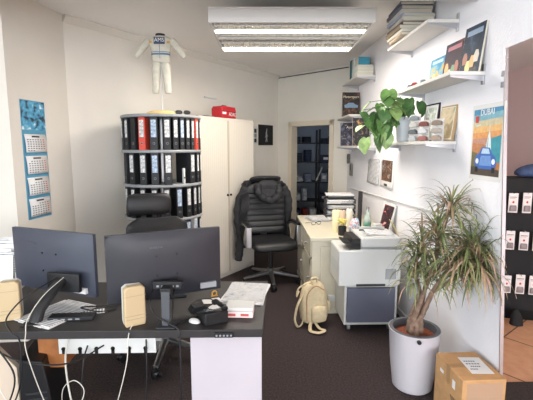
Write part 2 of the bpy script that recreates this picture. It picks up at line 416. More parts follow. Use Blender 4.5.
for s in (-1, 1):
    # legs
    b.loft([((s*.042, 0, .53), .048, .042, 2), ((s*.048, 0, .44), .044, .036, 2), ((s*.052, -.004, .36), .038, .032, 2), ((s*.056, 0, .29), .036, .03, 2), ((s*.060, -.004, .225), .033, .028, 2), ((s*.062, 0, .215), .027, .022, 2)], SUIT, 14)
    d = Vector((s*.75, -.05, -.66)).normalized(); a2 = Vector((0, 1, 0)); b2 = d.cross(a2).normalized()
    p = Vector((s*.095, 0, .725)); rr = [(.0, .040), (.05, .036), (.10, .033), (.15, .031), (.19, .029), (.215, .024), (.222, .018)]
    d2 = Vector((s*.60, -.12, -.79)).normalized(); pts = []; q = p.copy(); last = 0
    rings = []
    for L, r in rr:
        dd = d if L < .1 else d2
        q = q+dd*(L-last); last = L
        rings.append((tuple(q), r, r*.85, 2, (tuple(b2), (0, 1, 0))))
    if s < 0: rings = [(r[0], r[1], r[2], 2, (tuple(-b2), (0, 1, 0))) for r in rings]
    b.loft(rings, SUIT, 14)
b.build('suit', s_, subd=1)
MB().loft([((0, 0, .755), .047, .040, 2), ((0, 0, .775), .045, .038, 2), ((0, 0, .776), .036, .03, 2), ((0, 0, .757), .036, .03, 2)], DGREY, 20, cap=False).build('collar', s_)
MB().loft([((0, 0, .575), .091, .049, 2.4), ((0, 0, .592), .091, .049, 2.4)], SBLUE, 20, cap=False).build('belt', s_)
MB().loft([((0, 0, .600), .093, .050, 2.4), ((0, 0, .606), .093, .050, 2.4)], SBLUE, 20, cap=False).build('waist_stripe', s_)
ch = MB().box(-.052, .052, -.058, -.052, .672, .735, mat('chest_patch', '37455c', .6)).build('chest_patch', s_, bevel=.002)
text('AMS', .05, PAPER, ch, (0, -.0585, .708), (R(90), 0, 0))
MB().tube([(0, -.052, .67), (0, -.05, .6), (0, -.046, .54)], .0025, SBLUE, 6).build('zip', s_)
for s in (-1, 1):
    MB().box(s*.085-.012, s*.085+.012, -.05, -.046, .68, .70, mat('gold_patch', 'c79a4a', .6)).build('shoulder_patch', s_)

# ------------------------------------------------------------------ calendar
CALB = mat('calendar_blue', '5a9ab8', .5)
c = T('wall_calendar', 'long pale blue four-month wall calendar hanging on the left wall', 'calendar', (E0[0]+.174*.255, E0[1]+.985*.255, 1.0), A_C)
c.scale = (1.12, 1, 1)
MB().box(-.125, .125, -.004, -.001, 0, .98, CALB).build('backing_board', c)
MB().box(-.122, .122, -.006, -.0045, .74, .975, art('calendar_picture', ['e8f0f2', '6fb4d0', '5aa4c6', '4a93b8', '3a5468', '2b3340'], 22, 1, .3)).build('picture_header', c)
for k in range(4):
    z = .555-k*.178
    p = MB().grid(lambda u, v: (-.11+.22*u, -.006-.012*math.sin(v*2.2), z+.15*(1-v)), 2, 6, PAPER).build('month_sheet', c, solid=.002)
    gr = MB()
    for r_ in range(6):
        for q in range(7):
            if r_ == 0 and q < k or r_ == 5 and q > 2+k: continue
            u0 = -.095+q*.027; zz = z+.105-r_*.018
            yy = -.0085-.012*math.sin((1-(zz-z)/.15)*2.2)
            gr.box(u0, u0+.015, yy, yy+.001, zz-.004, zz+.004, mat('date_red', 'b2504e', .7) if q == 6 else mat('date_grey', '6f7882', .7))
    yy = -.0085-.012*math.sin(.25)
    gr.box(-.04, .04, yy, yy+.001, z+.123, z+.137, DGREY)
    gr.build('date_grid', p)

# ------------------------------------------------------------------ tall tambour cabinet
a = T('tambour_cabinet', 'tall white office cabinet with ribbed sliding doors against the left wall', 'cabinet', (-.03, 5.305, 0), A_D)
Wc = 1.06
MB().box(-Wc, -Wc+.02, 0, .45, 0, 1.94, CABW).box(-.02, 0, 0, .45, 0, 1.94, CABW).box(-Wc, 0, 0, .45, 1.91, 1.94, CABW).box(-Wc, 0, .43, .45, 0, 1.9, CABW).box(-Wc+.02, -.02, .02, .43, 0, .06, CABW).build('body', a, bevel=.002)
for i, (x0, x1) in enumerate(((-Wc+.02, -.545), (-.515, -.02))):
    n = 14; b = MB(); w = (x1-x0)/n
    for k in range(n): b.prism([(x0+k*w, .02), (x0+k*w, .0012), (x0+k*w+w*.1, 0), (x0+(k+1)*w-w*.1, 0), (x0+(k+1)*w, .0012), (x0+(k+1)*w, .02)], .06, 1.91, CABW)
    dd = b.build('tambour_door', a, smooth=0)
    xh = -.56 if i == 0 else -.50
    MB().cyl((xh, -.014, 1.02), (xh, .0, 1.02), .014, BLACK, 16).build('handle', dd)
MB().box(-.545, -.515, -.002, .03, .06, 1.91, mat('cabinet_edge', 'b3a896', .5)).build('centre_strip', a)
MB().box(.0, .004, .0, .02, 0, 1.94, DGREY).build('edge_seal', a)
# red box on it
rb = T('red_toolbox', 'small red case with white lettering on top of the tall white cabinet', 'box', (-.385, 4.93, 1.9405), A_D)
rb.scale = (.84, .9, 1)
MB().prism([(-.16, 0), (.16, 0), (.16, .10), (.14, .135), (-.13, .14), (-.16, .11)], -.09, .09, RED, 'y').build('case', rb, bevel=.008)
MB().box(-.155, .155, -.093, -.09, .075, .08, BLACK2).build('lid_seam', rb)
text('ADAC', .06, WPL, rb, (.07, -.094, .045), (R(90), 0, 0))
MB().box(-.15, -.07, -.0935, -.09, .045, .07, PAPER).build('white_sticker', rb)
MB().tube([(-.05, -.01, .135), (-.045, 0, .152), (.045, 0, .152), (.05, -.01, .135)], .006, DGREY, 8).build('handle', rb)
b = MB().obox((0, 0, .006), (.16, .10, .012), DGREY).obox((.03, 0, .014), (.10, .07, .006), GREY)
b.build('flat_tray', loc=(-.57, 4.70, 1.9405), rot=(0, 0, A_D), label='thin dark flat tray left of the red case on the tall cabinet', cat='tray')
# picture and switches on wall_left
pc = T('wall_picture', 'small black picture with a faint silver figure beside the storeroom door', 'picture', (.157, 6.71, 1.63), A_D)
MB().box(-.215, .205, -.02, -.001, 0, .33, BLACK2).build('panel', pc, bevel=.003)
fg = MB().tube([(-.02, -.022, .05), (.0, -.022, .12), (-.01, -.022, .2), (.01, -.022, .27)], [.006, .012, .014, .006], GREY, 8)
fg.tube([(-.04, -.022, .12), (0, -.022, .2), (.04, -.022, .14)], .004, GREY, 6).tube([(-.03, -.022, .06), (0, -.022, .13), (.03, -.022, .06)], .005, GREY, 6)
fg.build('figure_print', pc)
pl_ = T('switch_plate', 'narrow white light switch plate left of the small black picture', 'switch', (-.02, 6.453, 1.66), A_D)
MB().box(-.04, .04, -.012, -.001, 0, .24, WPL).build('plate', pl_, bevel=.003)
for k in range(3): MB().box(-.03, .03, -.018, -.012, .015+k*.075, .075+k*.075, GREY if k == 1 else DGREY).build('rocker', pl_, bevel=.002)
MB().box(-.12, .12, -.02, 0, 0, .015, WPL).build('wall_rail', loc=(-.62, 5.56, 2.25), rot=(0, 0, A_D), label='thin white rail on the wall above the red case', cat='rail')

# ------------------------------------------------------------------ office chairs
def star_base(t, metal, r=.33, hub=.5, seed=0, zc=.06):
    b = MB()
    for k in range(5):
        a = R(seed+72*k); d = Vector((math.cos(a), math.sin(a), 0)); nrm = Vector((-d.y, d.x, 0))
        b.loft([(d*.03+Vector((0, 0, .125)), .03, .025, 3, (nrm, (0, 0, 1))), (d*.18+Vector((0, 0, .105)), .024, .017, 3, (nrm, (0, 0, 1))), (d*r+Vector((0, 0, .085)), .018, .011, 3, (nrm, (0, 0, 1)))], metal, 12)
    b.cyl((0, 0, .09), (0, 0, .17), .038, metal, 20)
    b.build('star_base', t)
    for k in range(5):
        a = R(seed+72*k); p = Vector((math.cos(a), math.sin(a), 0))*r
        c = MB().cyl(p+Vector((0, 0, .05)), p+Vector((0, 0, .085)), .009, BLACK, 8)
        n = Vector((-math.sin(a+.6), math.cos(a+.6), 0))
        for s in (-1, 1): c.cyl(p+n*(s*.011)+Vector((0, 0, .029)), p+n*(s*.028)+Vector((0, 0, .029)), .028, BLACK, 18)
        c.lathe([(.030, 0), (.026, .012), (.0, .018)], BLACK, tuple(p+Vector((0, 0, .045))), 12)
        c.build('caster', t)
    MB().cyl((0, 0, .17), (0, 0, .40), .026, BLACK, 16).cyl((0, 0, .30), (0, 0, .41), .016, STEEL, 16).build('gas_lift', t)

# chair with ribbed back and jacket
t = T('executive_chair', 'black leather high-back swivel chair with ribbed back facing forward in the room middle', 'chair', (.17, 4.62, 0), R(14))
star_base(t, STEEL, .34, seed=-100)
MB().obox((0, .02, .42), (.22, .26, .05), BLACK).build('seat_mechanism', t, bevel=.01)
seat = [((0, .24, .50), .22, .035, 4, ((1, 0, 0), (0, 0, 1))), ((0, .15, .49), .26, .055, 4, ((1, 0, 0), (0, 0, 1))), ((0, 0, .485), .265, .06, 4, ((1, 0, 0), (0, 0, 1))),
        ((0, -.16, .49), .265, .06, 4, ((1, 0, 0), (0, 0, 1))), ((0, -.25, .475), .255, .05, 3.5, ((1, 0, 0), (0, 0, 1))), ((0, -.28, .46), .22, .025, 3, ((1, 0, 0), (0, 0, 1)))]
MB().loft(seat[::-1], LEATHER, 24).build('seat', t, subd=1)
bk = []
N = 44
for i in range(N+1):
    v = i/N; z = .56+v*.61
    y = .22+.06*v+.03*math.sin(v*3.0)
    rx = (.235+.02*math.sin(v*math.pi))*(1 if v < .85 else 1-.55*((v-.85)/.15)**2)
    rib = .006*abs(math.sin(v*math.pi*9)) if v < .78 else .006
    bk.append(((0, y-rib, z), rx, .030+rib, 5))
MB().loft(bk, LEATHER, 28).build('backrest', t)
MB().tube([(0, .12, .42), (0, .28, .43), (0, .33, .52), (0, .29, .65)], [.025, .025, .025, .02], STEEL, 10, sx=1.8).build('back_bracket', t)
for s in (-1, 1):
    ar = MB().tube(spline([(s*.16, .02, .435), (s*.28, .02, .45), (s*.31, .0, .52), (s*.305, -.06, .66), (s*.30, -.14, .70)], 5), .016, STEEL, 10, sx=1.7)
    ar.tube(spline([(s*.30, -.14, .70), (s*.30, .02, .705), (s*.30, .14, .69), (s*.285, .22, .66)], 5), .016, STEEL, 10, sx=1.7)
    o = ar.build('armrest', t)
    ar2 = MB().prism([(s*.30-.03, -.17), (s*.30+.03, -.17), (s*.30+.035, -.155), (s*.30+.035, -.14), (s*.30-.035, -.14), (s*.30-.035, -.155)], .47, .70, ALU); ar2.build('arm_side', t, bevel=.006)
    MB().loft([((s*.30, -.17, .716), .024, .012, 3, ((1, 0, 0), (0, 0, 1))), ((s*.30, -.06, .724), .028, .013, 3, ((1, 0, 0), (0, 0, 1))), ((s*.30, .10, .722), .026, .012, 3, ((1, 0, 0), (0, 0, 1))), ((s*.295, .18, .70), .02, .008, 3, ((1, 0, 0), (0, 0, 1)))], LEATHER, 12).build('arm_pad', o)
# jacket
j = T('black_jacket', 'black padded jacket with hood hung over the ribbed swivel chair backrest', 'jacket', (.19, 4.62, -.075), R(14))
j.scale = (.93, 1, .995)
def jk(u, v):
    # u across from front-left round the back to front-right, v from top (0) to hem (1)
    a = (u-.5)*2
    hw = .29+.06*v*(1 if a < 0 else .4)
    z = 1.27-.05*abs(a)**3-v*(.72+(.12 if a < -.3 else 0))
    th = a*1.75
    x = math.sin(th)*hw; y = .32+.04*(1-v)*0+.11*math.cos(th)-(.05*v if abs(a) > .7 else 0)+.06*(1-v)-.02
    w = .012*math.sin(u*34+3*v)+.010*math.sin(u*11-v*9)
    return (x+w*math.sin(th), y+w*math.cos(th)*.8, z+.006*math.sin(v*28+u*5))
jb = MB().grid(jk, 44, 24, JACKET)
jb.build('jacket_body', j, solid=.022, subd=1)
def puff(name, pts, r, n=14, parent=j, m=JACKET):
    P = spline(pts, 7); rs = []
    L = len(P)
    for i in range(L):
        q = i/(L-1); base = r[0]+(r[1]-r[0])*q
        rs.append(base*(1+.10*math.sin(q*46))*(1 if 0 < i < L-1 else .6))
    return MB().tube(P, rs, m, n, sx=.7).build(name, parent, subd=1)
puff('sleeve', [(-.25, .30, 1.20), (-.35, .30, 1.02), (-.38, .27, .82), (-.36, .24, .62), (-.38, .22, .42), (-.40, .20, .30)], (.07, .05))
puff('sleeve', [(.24, .32, 1.19), (.31, .31, 1.05), (.32, .32, .86), (.29, .36, .66), (.28, .38, .5)], (.065, .045))
hd = MB().loft([((0, .36, 1.24), .20, .09, 2.5), ((0, .33, 1.29), .22, .12, 2.4), ((0, .28, 1.32), .20, .12, 2.2), ((0, .25, 1.335), .12, .07, 2)], JACKET, 24)
hd.build('shoulder_yoke', j, subd=1)
hood = MB()
P = spline([(-.13, .19, 1.24), (-.14, .15, 1.14), (-.06, .135, 1.06), (.05, .135, 1.05), (.13, .15, 1.12), (.13, .19, 1.23)], 6)
hood.tube(P, [.045+.008*math.sin(i*1.3) for i in range(len(P))], JACKET, 12)
hood.loft([((0, .20, 1.27), .14, .05, 2.3, ((1, 0, 0), (0, .6, .8))), ((0, .165, 1.22), .13, .05, 2.3, ((1, 0, 0), (0, 0, 1))), ((0, .15, 1.16), .11, .07, 2.3, ((1, 0, 0), (0, 0, 1))), ((0, .17, 1.10), .09, .04, 2.3, ((1, 0, 0), (0, .3, 1)))], JACKET, 20)
hood.build('hood', j, subd=1)
lp = MB().grid(lambda u, v: (-.27-.10*u+.02*math.sin(v*9), .16+.02*math.sin(v*14)+.06*u, 1.17-.62*v-.05*u), 6, 18, JACKET)
lp.build('front_panel', j, solid=.03, subd=1)

# desk chair
t = T('desk_chair', 'black leather swivel chair with separate headrest behind the dark desk', 'chair', (-.70, 2.95, 0), R(21))
star_base(t, STEEL, .33, seed=-111)
MB().obox((0, .02, .42), (.22, .26, .05), BLACK).build('seat_mechanism', t, bevel=.01)
MB().loft(seat[::-1], LEATHER, 24).build('seat', t, subd=1)
bk = []
for i in range(21):
    v = i/20; z = .56+v*.475
    bk.append(((0, .24+.05*v, z), (.235+.015*math.sin(v*3.1))*(1 if v < .85 else 1-.35*((v-.85)/.15)**2), .038*(1 if v < .95 else .6), 4))
MB().loft(bk, LEATHER, 28).build('backrest', t)
MB().tube([(0, .33, .95), (0, .34, 1.05), (0, .31, 1.14)], .022, BLACK, 10, sx=2.2).build('headrest_post', t)
MB().loft([((-.06, .27, 1.06), .15, .025, 3), ((-.06, .265, 1.075), .17, .04, 3.5), ((-.06, .27, 1.15), .175, .045, 4), ((-.06, .28, 1.215), .17, .04, 3.5), ((-.06, .29, 1.235), .15, .022, 3)], LEATHER, 24).build('headrest', t, subd=1)
MB().tube([(0, .12, .42), (0, .30, .43), (0, .34, .52), (0, .31, .70)], .025, STEEL, 10, sx=1.8).build('back_bracket', t)
for s in (-1, 1):
    o = MB().tube(spline([(s*.16, .02, .435), (s*.28, .02, .45), (s*.30, .02, .52), (s*.30, .04, .66)], 5), .016, BLACK, 10, sx=1.7).build('armrest', t)
    MB().loft([((s*.30, -.12, .665), .03, .012, 3, ((1, 0, 0), (0, 0, 1))), ((s*.30, .16, .665), .03, .012, 3, ((1, 0, 0), (0, 0, 1)))], BLACK, 12).build('arm_pad', o)

# ------------------------------------------------------------------ desk
d = T('office_desk', 'wide dark-topped office desk with white side pedestal in the foreground', 'desk', (-.9, 2.15, 0))
MB().prism([(-1.1, -.335), (.93, -.345), (.972, .35), (-1.1, .36)], .70, .74, DESKT).build('desktop', d, bevel=.003)
MB().box(.575, .925, -.29, .30, 0, .70, mat('pedestal_white', 'b7b0b6', .45, var=.02, scale=6)).build('pedestal', d, bevel=.003)
MB().box(-.95, -.91, -.29, .30, 0, .70, WHITE).build('side_panel', d, bevel=.003)
tray = MB().box(-.135, .37, -.15, -.145, .525, .66, WPL).box(-.135, .37, -.145, -.03, .525, .53, WPL).box(-.135, .37, -.03, -.025, .525, .60, WPL)
tray.box(-.10, -.08, -.15, -.13, .64, .70, WPL).box(.32, .34, -.15, -.13, .64, .70, WPL)
to = tray.build('cable_tray', d)
for k in range(6): MB().cyl((-.11+k*.085, -.1535, .552), (-.11+k*.085, -.1502, .552), .011, HOLE, 14).box(-.118+k*.085, -.102+k*.085, -.1535, -.1502, .5255, .552, HOLE).build('slot', to)
ks = MB().box(-.045, .045, -.012, 0, -.012, .012, BLACK).build('height_keypad', d, loc=(.745, -.345, .717), bevel=.003)
for k in range(5): MB().cyl((-.034+k*.017, -.0145, 0), (-.034+k*.017, -.012, 0), .005, GREY, 12).build('button', ks)

def monitor(name, label, loc, rz, W, Hh, m, ztop, sticker):
    t = T(name, label, 'monitor', loc, rz)
    # back faces local -y, screen faces +y ; z local 0 = bottom of panel
    body = MB()
    def f(u, v, k):
        return None
    body.grid(lambda u, v: (-W/2+W*u, .0-.012*math.sin(math.pi*min(1, max(0, u)))*0-.02*(1-abs(2*u-1)**3)*(1-abs(2*v-1)**4), Hh*v), 24, 12, m)
    body.box(-W/2, W/2, .0, .022, 0, Hh, m)
    body.build('panel_housing', t, smooth=50, bevel=.002)
    MB().box(-W/2+.008, W/2-.008, .022, .024, .012, Hh-.008, BLACK).build('screen', t)
    text('SAMSUNG', .014, mat('maker_grey', '5a5c62', .5), t, (-.05 if m is MONI2 else -.13, -.0205, Hh*.78), (R(90), 0, 0), name='maker_mark')
    for x in (-.05, .05):
        for z in (.12, .22): MB().cyl((x, -.024, z), (x, -.017, z), .005, HOLE, 10).build('mount_hole', t)
    if sticker: MB().box(sticker[0], sticker[0]+.085, -.0215, -.001, .02, .05, GREY if m is MONI2 else PAPER).build('type_sticker', t, rot=(0, 0, 0))
    return t
mr = monitor('monitor', 'right dark monitor seen from behind, on an upright post at the desk front', (-.458, 1.985, .842), math.atan2(.22, .53), .57, .338, MONI2, 0, (.17,))
ml = monitor('monitor', 'left grey-blue monitor seen from behind, turned towards the desk chair', (-1.13, 2.185, .80), math.atan2(-.23, .57), .59, .345, MONI, 0, (.16,))
# stand of right monitor
s1 = T('monitor_stand', 'upright dark monitor post clamped at the desk front behind the right screen', 'stand', (-.435, 1.845, .7405))
MB().box(-.020, .020, -.006, .008, 0, .175, mat('post_grey', '47494e', .5)).build('post', s1, bevel=.003)
MB().box(-.045, .045, -.03, .05, 0, .008, DGREY).build('foot', s1, bevel=.003)
MB().box(-.075, .07, .055, .085, .165, .205, BLACK).box(-.025, .025, .0, .06, .15, .19, BLACK).build('mount_head', s1, bevel=.004)
pt = MB()
for k in range(5): pt.box(-.055+k*.024, -.043+k*.024, .0545, .0555, .178, .188, GREY)
pt.build('connector_ports', s1)
s2 = T('monitor_stand', 'slanted black monitor arm reaching up from the desk front to the left screen', 'stand', (-1.09, 1.90, .7405))
MB().tube([(.0, 0, .0), (.01, .03, .06), (.05, .12, .14), (.07, .19, .17)], [.022, .022, .02, .02], BLACK, 10, sx=1.6).build('arm', s2)
MB().box(-.06, .13, .17, .195, .10, .20, BLACK).build('mount_head', s2, bevel=.004, rot=(0, 0, R(-12)))
MB().box(-.05, .05, -.04, .06, 0, .008, BLACK).build('foot', s2, bevel=.003)

# access points / radio boxes
def radio(loc, rz, label):
    t = T('radio_box', label, 'router', loc, rz)
    pro = [(-.046, 0), (.046, 0), (.050, .02), (.050, .185), (.035, .198), (-.03, .198), (-.048, .185), (-.050, .02)]
    MB().prism(pro, -.024, .024, CREAM2, 'y').build('housing', t, bevel=.006)
    for z in (.035, .052, .15): MB().box(-.048, .051, -.0255, -.023, z, z+.003, GREYB).build('groove', t)
    MB().prism(pro, .024, .042, WPL, 'y').build('rear_cover', t, bevel=.002)
    return t
GREYB = mat('groove_beige', 'a8987c', .6)
radio((-.595, 1.875, .7405), R(30), 'cream plastic radio base standing on the desk before the right monitor')
radio((-1.235, 1.95, .7405), R(20), 'cream plastic radio base at the left desk end, cut by the frame')

# phone
ph = T('desk_phone', 'black office phone with handset near the right desk front', 'phone', (-.225, 1.93, .7405), R(205))
ph.scale = (.85, .85, .85)
MB().prism([(-.09, .0), (.09, .0), (.09, .075), (.02, .05), (-.09, .02)], -.07, .07, BLACK, 'x').build('body', ph, bevel=.006)
MB().tube(spline([(-.045, -.09, .06), (-.05, -.07, .075), (-.05, 0, .082), (-.05, .07, .095), (-.045, .10, .09)], 5), [.02, .021]+[.015]*17+[.021, .02], BLACK, 12).build('handset', ph, subd=1)
MB().obox((.02, .055, .078), (.08, .05, .004), mat('phone_display', '46525a', .2), (R(20), 0, 0)).build('display', ph)
for i in range(4):
    for k in range(3):
        MB().obox((-.005+k*.024, .015-i*.022, .057-i*.0065), (.016, .013, .006), DGREY, (R(15), 0, 0)).build('key', ph)
# stapled things on the desk
def sheetpile(name, loc, rz, n, w, h, label, cat='papers', m=PRINT, m2=PAPER, jit=.01, g=None):
    b = MB()
    for k in range(n):
        b.obox((random.uniform(-jit, jit), random.uniform(-jit, jit), .0012+k*.0022), (w, h, .002), m if k == n-1 else m2, (0, 0, random.uniform(-.08, .08) if k < n-1 else 0))
    return b.build(name, loc=loc, rot=(0, 0, rz), label=label, cat=cat, group=g)
sheetpile('paper_stack', (-.055, 2.27, .7403), R(-8), 6, .23, .31, 'white printed papers in a loose pile at the right end of the desk', jit=.012)
rdr = T('white_box', 'white and pale pink small device box on the desk beside the phone', 'box', (-.085, 1.985, .7405), R(-4))
rdr.scale = (1.28, 1.28, 1.28)
MB().box(-.055, .055, -.04, .04, 0, .026, mat('pale_pink_plastic', 'e2c8c4', .4)).build('lower_shell', rdr, bevel=.003)
MB().box(-.057, .057, -.042, .042, .027, .042, WPL).build('lid', rdr, bevel=.004)
for x in (-.03, .022): MB().box(x-.016, x+.016, -.0415, -.0395, .008, .018, mat('dull_red_print', 'b0524f', .5)).build('red_mark', rdr)
sheetpile('note_sheet', (-.26, 2.16, .7403), R(20), 2, .10, .07, 'small white note between monitor and phone', 'note', PAPER)
sheetpile('note_sheet', (-.245, 2.05, .7403), R(60), 2, .13, .05, 'narrow white slip of paper right behind the phone', 'note', PAPER)
b = MB().loft([((0, 0, 0), .03, .045, 2.2), ((0, 0, .012), .032, .048, 2.2), ((0, .005, .026), .022, .034, 2.2), ((0, .005, .030), .01, .018, 2)], WPL, 18)
mo = b.build('computer_mouse', loc=(-.305, 1.885, .7403), rot=(0, 0, R(60)), subd=1, label='white computer mouse left of the black phone', cat='mouse'); mo.scale = (.7, .7, .7)
b = MB()
for k in range(5): b.box(-.05+.004*k, .05-.006*k, -.03, .03, k*.005, k*.005+.0045, BLACK2)
b.build('card_wallet', loc=(-.31, 2.05, .7405), rot=(0, 0, .5), label='black slim accessory pile between right monitor post and phone', cat='wallet', bevel=.001)
YO = mat('orange_yellow_plastic', 'd8a24a', .5)
tp = T('tape_dispenser', 'small orange-yellow tape reel behind the phone at the monitor corner', 'tape', (-.245, 2.24, .7405), .5)
tp.scale = (.65, .65, .65)
MB().tube([(.022*math.cos(w), 0, .025+.022*math.sin(w)) for w in [k*math.pi/8 for k in range(17)]], .006, YO, 8).build('tape_ring', tp)
MB().box(-.03, .03, -.01, .01, 0, .006, YO).build('base', tp)
b = MB()
b.box(-.21, .21, -.065, .065, 0, .016, BLACK)
kb = T('keyboard', 'black computer keyboard lying flat on the desk under the right monitor', 'keyboard', (-.62, 2.26, .7405), R(8))
b.build('case', kb, bevel=.003)
kk = MB()
for r_ in range(5):
    for q in range(15): kk.box(-.2+q*.027, -.177+q*.027, -.058+r_*.024, -.038+r_*.024, .016, .021, DGREY)
kk.build('keys', kb, kind='stuff')
sheetpile('paper_stack', (-1.03, 2.02, .7403), R(-25), 4, .21, .29, 'white printed sheets spread on the desk under the left monitor', jit=.02)
sheetpile('paper_stack', (-.87, 2.02, .7403), R(-70), 2, .05, .14, 'small white folded paper under the lower corner of the left monitor', jit=.003)
dk = T('docking_station', 'flat black docking box lying on the desk before the left monitor', 'dock', (-.93, 1.95, .7405), R(4))
MB().box(-.11, .11, -.03, .03, 0, .02, BLACK).build('housing', dk, bevel=.003)
for k in range(4): MB().box(-.08+k*.035, -.06+k*.035, -.0312, -.0298, .006, .013, GREY).build('port', dk)
# stack of papers on a side shelf at the left edge
lf = T('letter_rack', 'white letter rack stuffed with papers at the left frame edge', 'rack', (-1.60, 2.42, .7405), R(5))
lf.scale = (1, 1, .72)
MB().box(-.16, .16, -.08, .12, 0, .01, WPL).box(-.16, -.15, -.08, .12, 0, .16, WPL).box(.15, .16, -.08, .12, 0, .16, WPL).box(-.15, .15, -.08, -.075, 0, .08, WPL).build('tray', lf)
b = MB()
for k in range(9): b.obox((random.uniform(-.01, .01), -.06+k*.018, .16+.012*k+random.uniform(-.02, .02)), (.25, .004, .30), PRINT2 if k % 2 else PAPER, (R(random.uniform(-10, -3)), R(random.uniform(-7, 7)), 0))
b.build('papers', lf, kind='stuff')

# cables
def cable(pts, r, m, label, name='cable', g=None):
    MB().tube(spline(pts, 8), r, m, 8).build(name, label=label, cat='cable', group=g)
cable([(-.585, 1.90, .76), (-.60, 1.83, .745), (-.605, 1.795, .70), (-.61, 1.78, .60), (-.66, 1.80, .42), (-.76, 1.9, .15), (-.78, 2.0, .012)], .0024, CABLEW, 'thin white cable hanging from the cream radio base near the right monitor')
cable([(-.40, 2.04, .96), (-.41, 1.93, .90), (-.405, 1.84, .80), (-.42, 1.84, .7465), (-.36, 1.90, .7465), (-.28, 1.96, .7465)], .004, CABLEB, 'black cable sweeping from the right monitor down to the phone')
cable([(-.50, 2.03, .95), (-.525, 1.91, .86), (-.50, 1.87, .80), (-.43, 1.82, .775), (-.37, 1.80, .75), (-.36, 1.785, .70), (-.36, 1.79, .4), (-.36, 1.95, .15), (-.38, 2.1, .012)], .004, CABLEB, 'black cable looping from the right monitor over the desk edge to the floor')
cable([(-1.03, 2.03, .93), (-1.09, 1.93, .90), (-1.14, 1.87, .86), (-1.17, 1.81, .80), (-1.14, 1.79, .745), (-1.10, 1.785, .70), (-1.11, 1.78, .5), (-1.2, 1.8, .3)], .0036, CABLEB, 'black cable arching from the left monitor arm past the desk edge')
cable([(-1.0, 2.03, .93), (-1.04, 1.9, .88), (-1.075, 1.82, .80), (-1.07, 1.785, .745), (-1.07, 1.78, .65), (-1.02, 1.8, .40), (-.98, 1.85, .2), (-.93, 1.95, .06)], .0021, CABLEW, 'white cable running down the left monitor arm and under the desk')
cable([(-1.25, 1.78, .69), (-1.20, 1.76, .5), (-1.10, 1.76, .33), (-.98, 1.78, .28), (-.88, 1.80, .33), (-.84, 1.83, .42), (-.90, 1.86, .46), (-.98, 1.9, .38), (-1.0, 1.95, .2), (-.95, 2.0, .06)], .0021, CABLEW, 'white cable with a wide loop below the left desk end')
cable([(-1.28, 1.80, .69), (-1.22, 1.80, .45), (-1.12, 1.80, .30), (-1.02, 1.85, .16), (-.95, 1.97, .055)], .0021, CABLEW, 'white cable slanting from the left desk edge to the power strip')
cable([(-1.20, 1.77, .69), (-1.13, 1.77, .55), (-1.16, 1.77, .42), (-1.24, 1.78, .30), (-1.3, 1.8, .1)], .004, CABLEB, 'thick black cable hanging at the left frame edge under the desk')
cable([(-1.22, 1.79, .66), (-1.12, 1.80, .60), (-1.0, 1.83, .56), (-.90, 1.9, .54), (-.80, 2.0, .57)], .004, CABLEB, 'black cable slung sideways to the white cable tray')
cable([(-.885, 2.0, .57), (-.89, 1.95, .50), (-.90, 1.93, .3), (-.89, 1.95, .1), (-.86, 2.0, .012)], .004, CABLEB, 'black cable hanging straight down from the first slot of the cable tray')
cable([(-.58, 2.0, .60), (-.57, 1.96, .48), (-.575, 1.95, .25), (-.57, 2.0, .012)], .004, CABLEB, 'black cable hanging from the right end of the cable tray')
cable([(-.96, 1.99, .69), (-.99, 1.97, .5), (-.97, 1.97, .25), (-.945, 1.99, .06)], .005, CABLEW, 'thick white cable sleeve dropping straight down beside the orange wood board')
cable([(-.75, 2.06, .7455), (-.82, 2.02, .7465), (-.92, 2.03, .765), (-.83, 2.09, .75), (-.74, 2.12, .746)], .004, CABLEB, 'black cable curled on the desk between the two monitors')
cable([(-.30, 2.10, .747), (-.24, 2.11, .747), (-.26, 2.18, .747), (-.34, 2.16, .747), (-.36, 2.07, .747)], .003, CABLEB, 'thin black cable coiled on the desk behind the phone')
# power strip, computer, wooden board under the desk
psx = T('power_strip', 'beige power strip with plugged-in white plugs on the carpet under the desk', 'power strip', (-.94, 2.02, 0), R(62))
MB().box(-.17, .17, -.03, .03, 0, .04, CREAM2).build('housing', psx, bevel=.005)
for k in range(4): MB().cyl((-.12+k*.07, 0, .04), (-.12+k*.07, 0, .075), .019, CABLEW if k % 2 else WPL, 14).build('plug', psx)
pcx = T('computer_tower', 'slim black computer tower leaning under the left desk end', 'computer', (-1.17, 2.12, 0), R(12))
MB().prism([(-.10, 0), (.10, 0), (.03, .50), (-.08, .52)], -.16, .16, BLACK, 'y').build('case', pcx, bevel=.006)
for k in range(8): MB().box(-.06, .04, -.1625, -.16, .08+k*.035, .09+k*.035, DGREY).build('vent_slot', pcx)
MB().box(-.07, .065, 0, .20, .42, .695, WOODO).build('wooden_case', loc=(-1.10, 2.05, 0), label='orange-brown wooden case hanging under the desktop by the left end', cat='box', bevel=.003)
MB().prism([(-.1, 0), (.1, 0), (.1, .45), (-.1, .68)], 0, .03, mat('beige_board', 'c4b3a0', .7), 'y').build('beige_board', loc=(-1.36, 2.0, 0), label='beige board leaning at the far left beneath the desk', cat='board', bevel=.002)

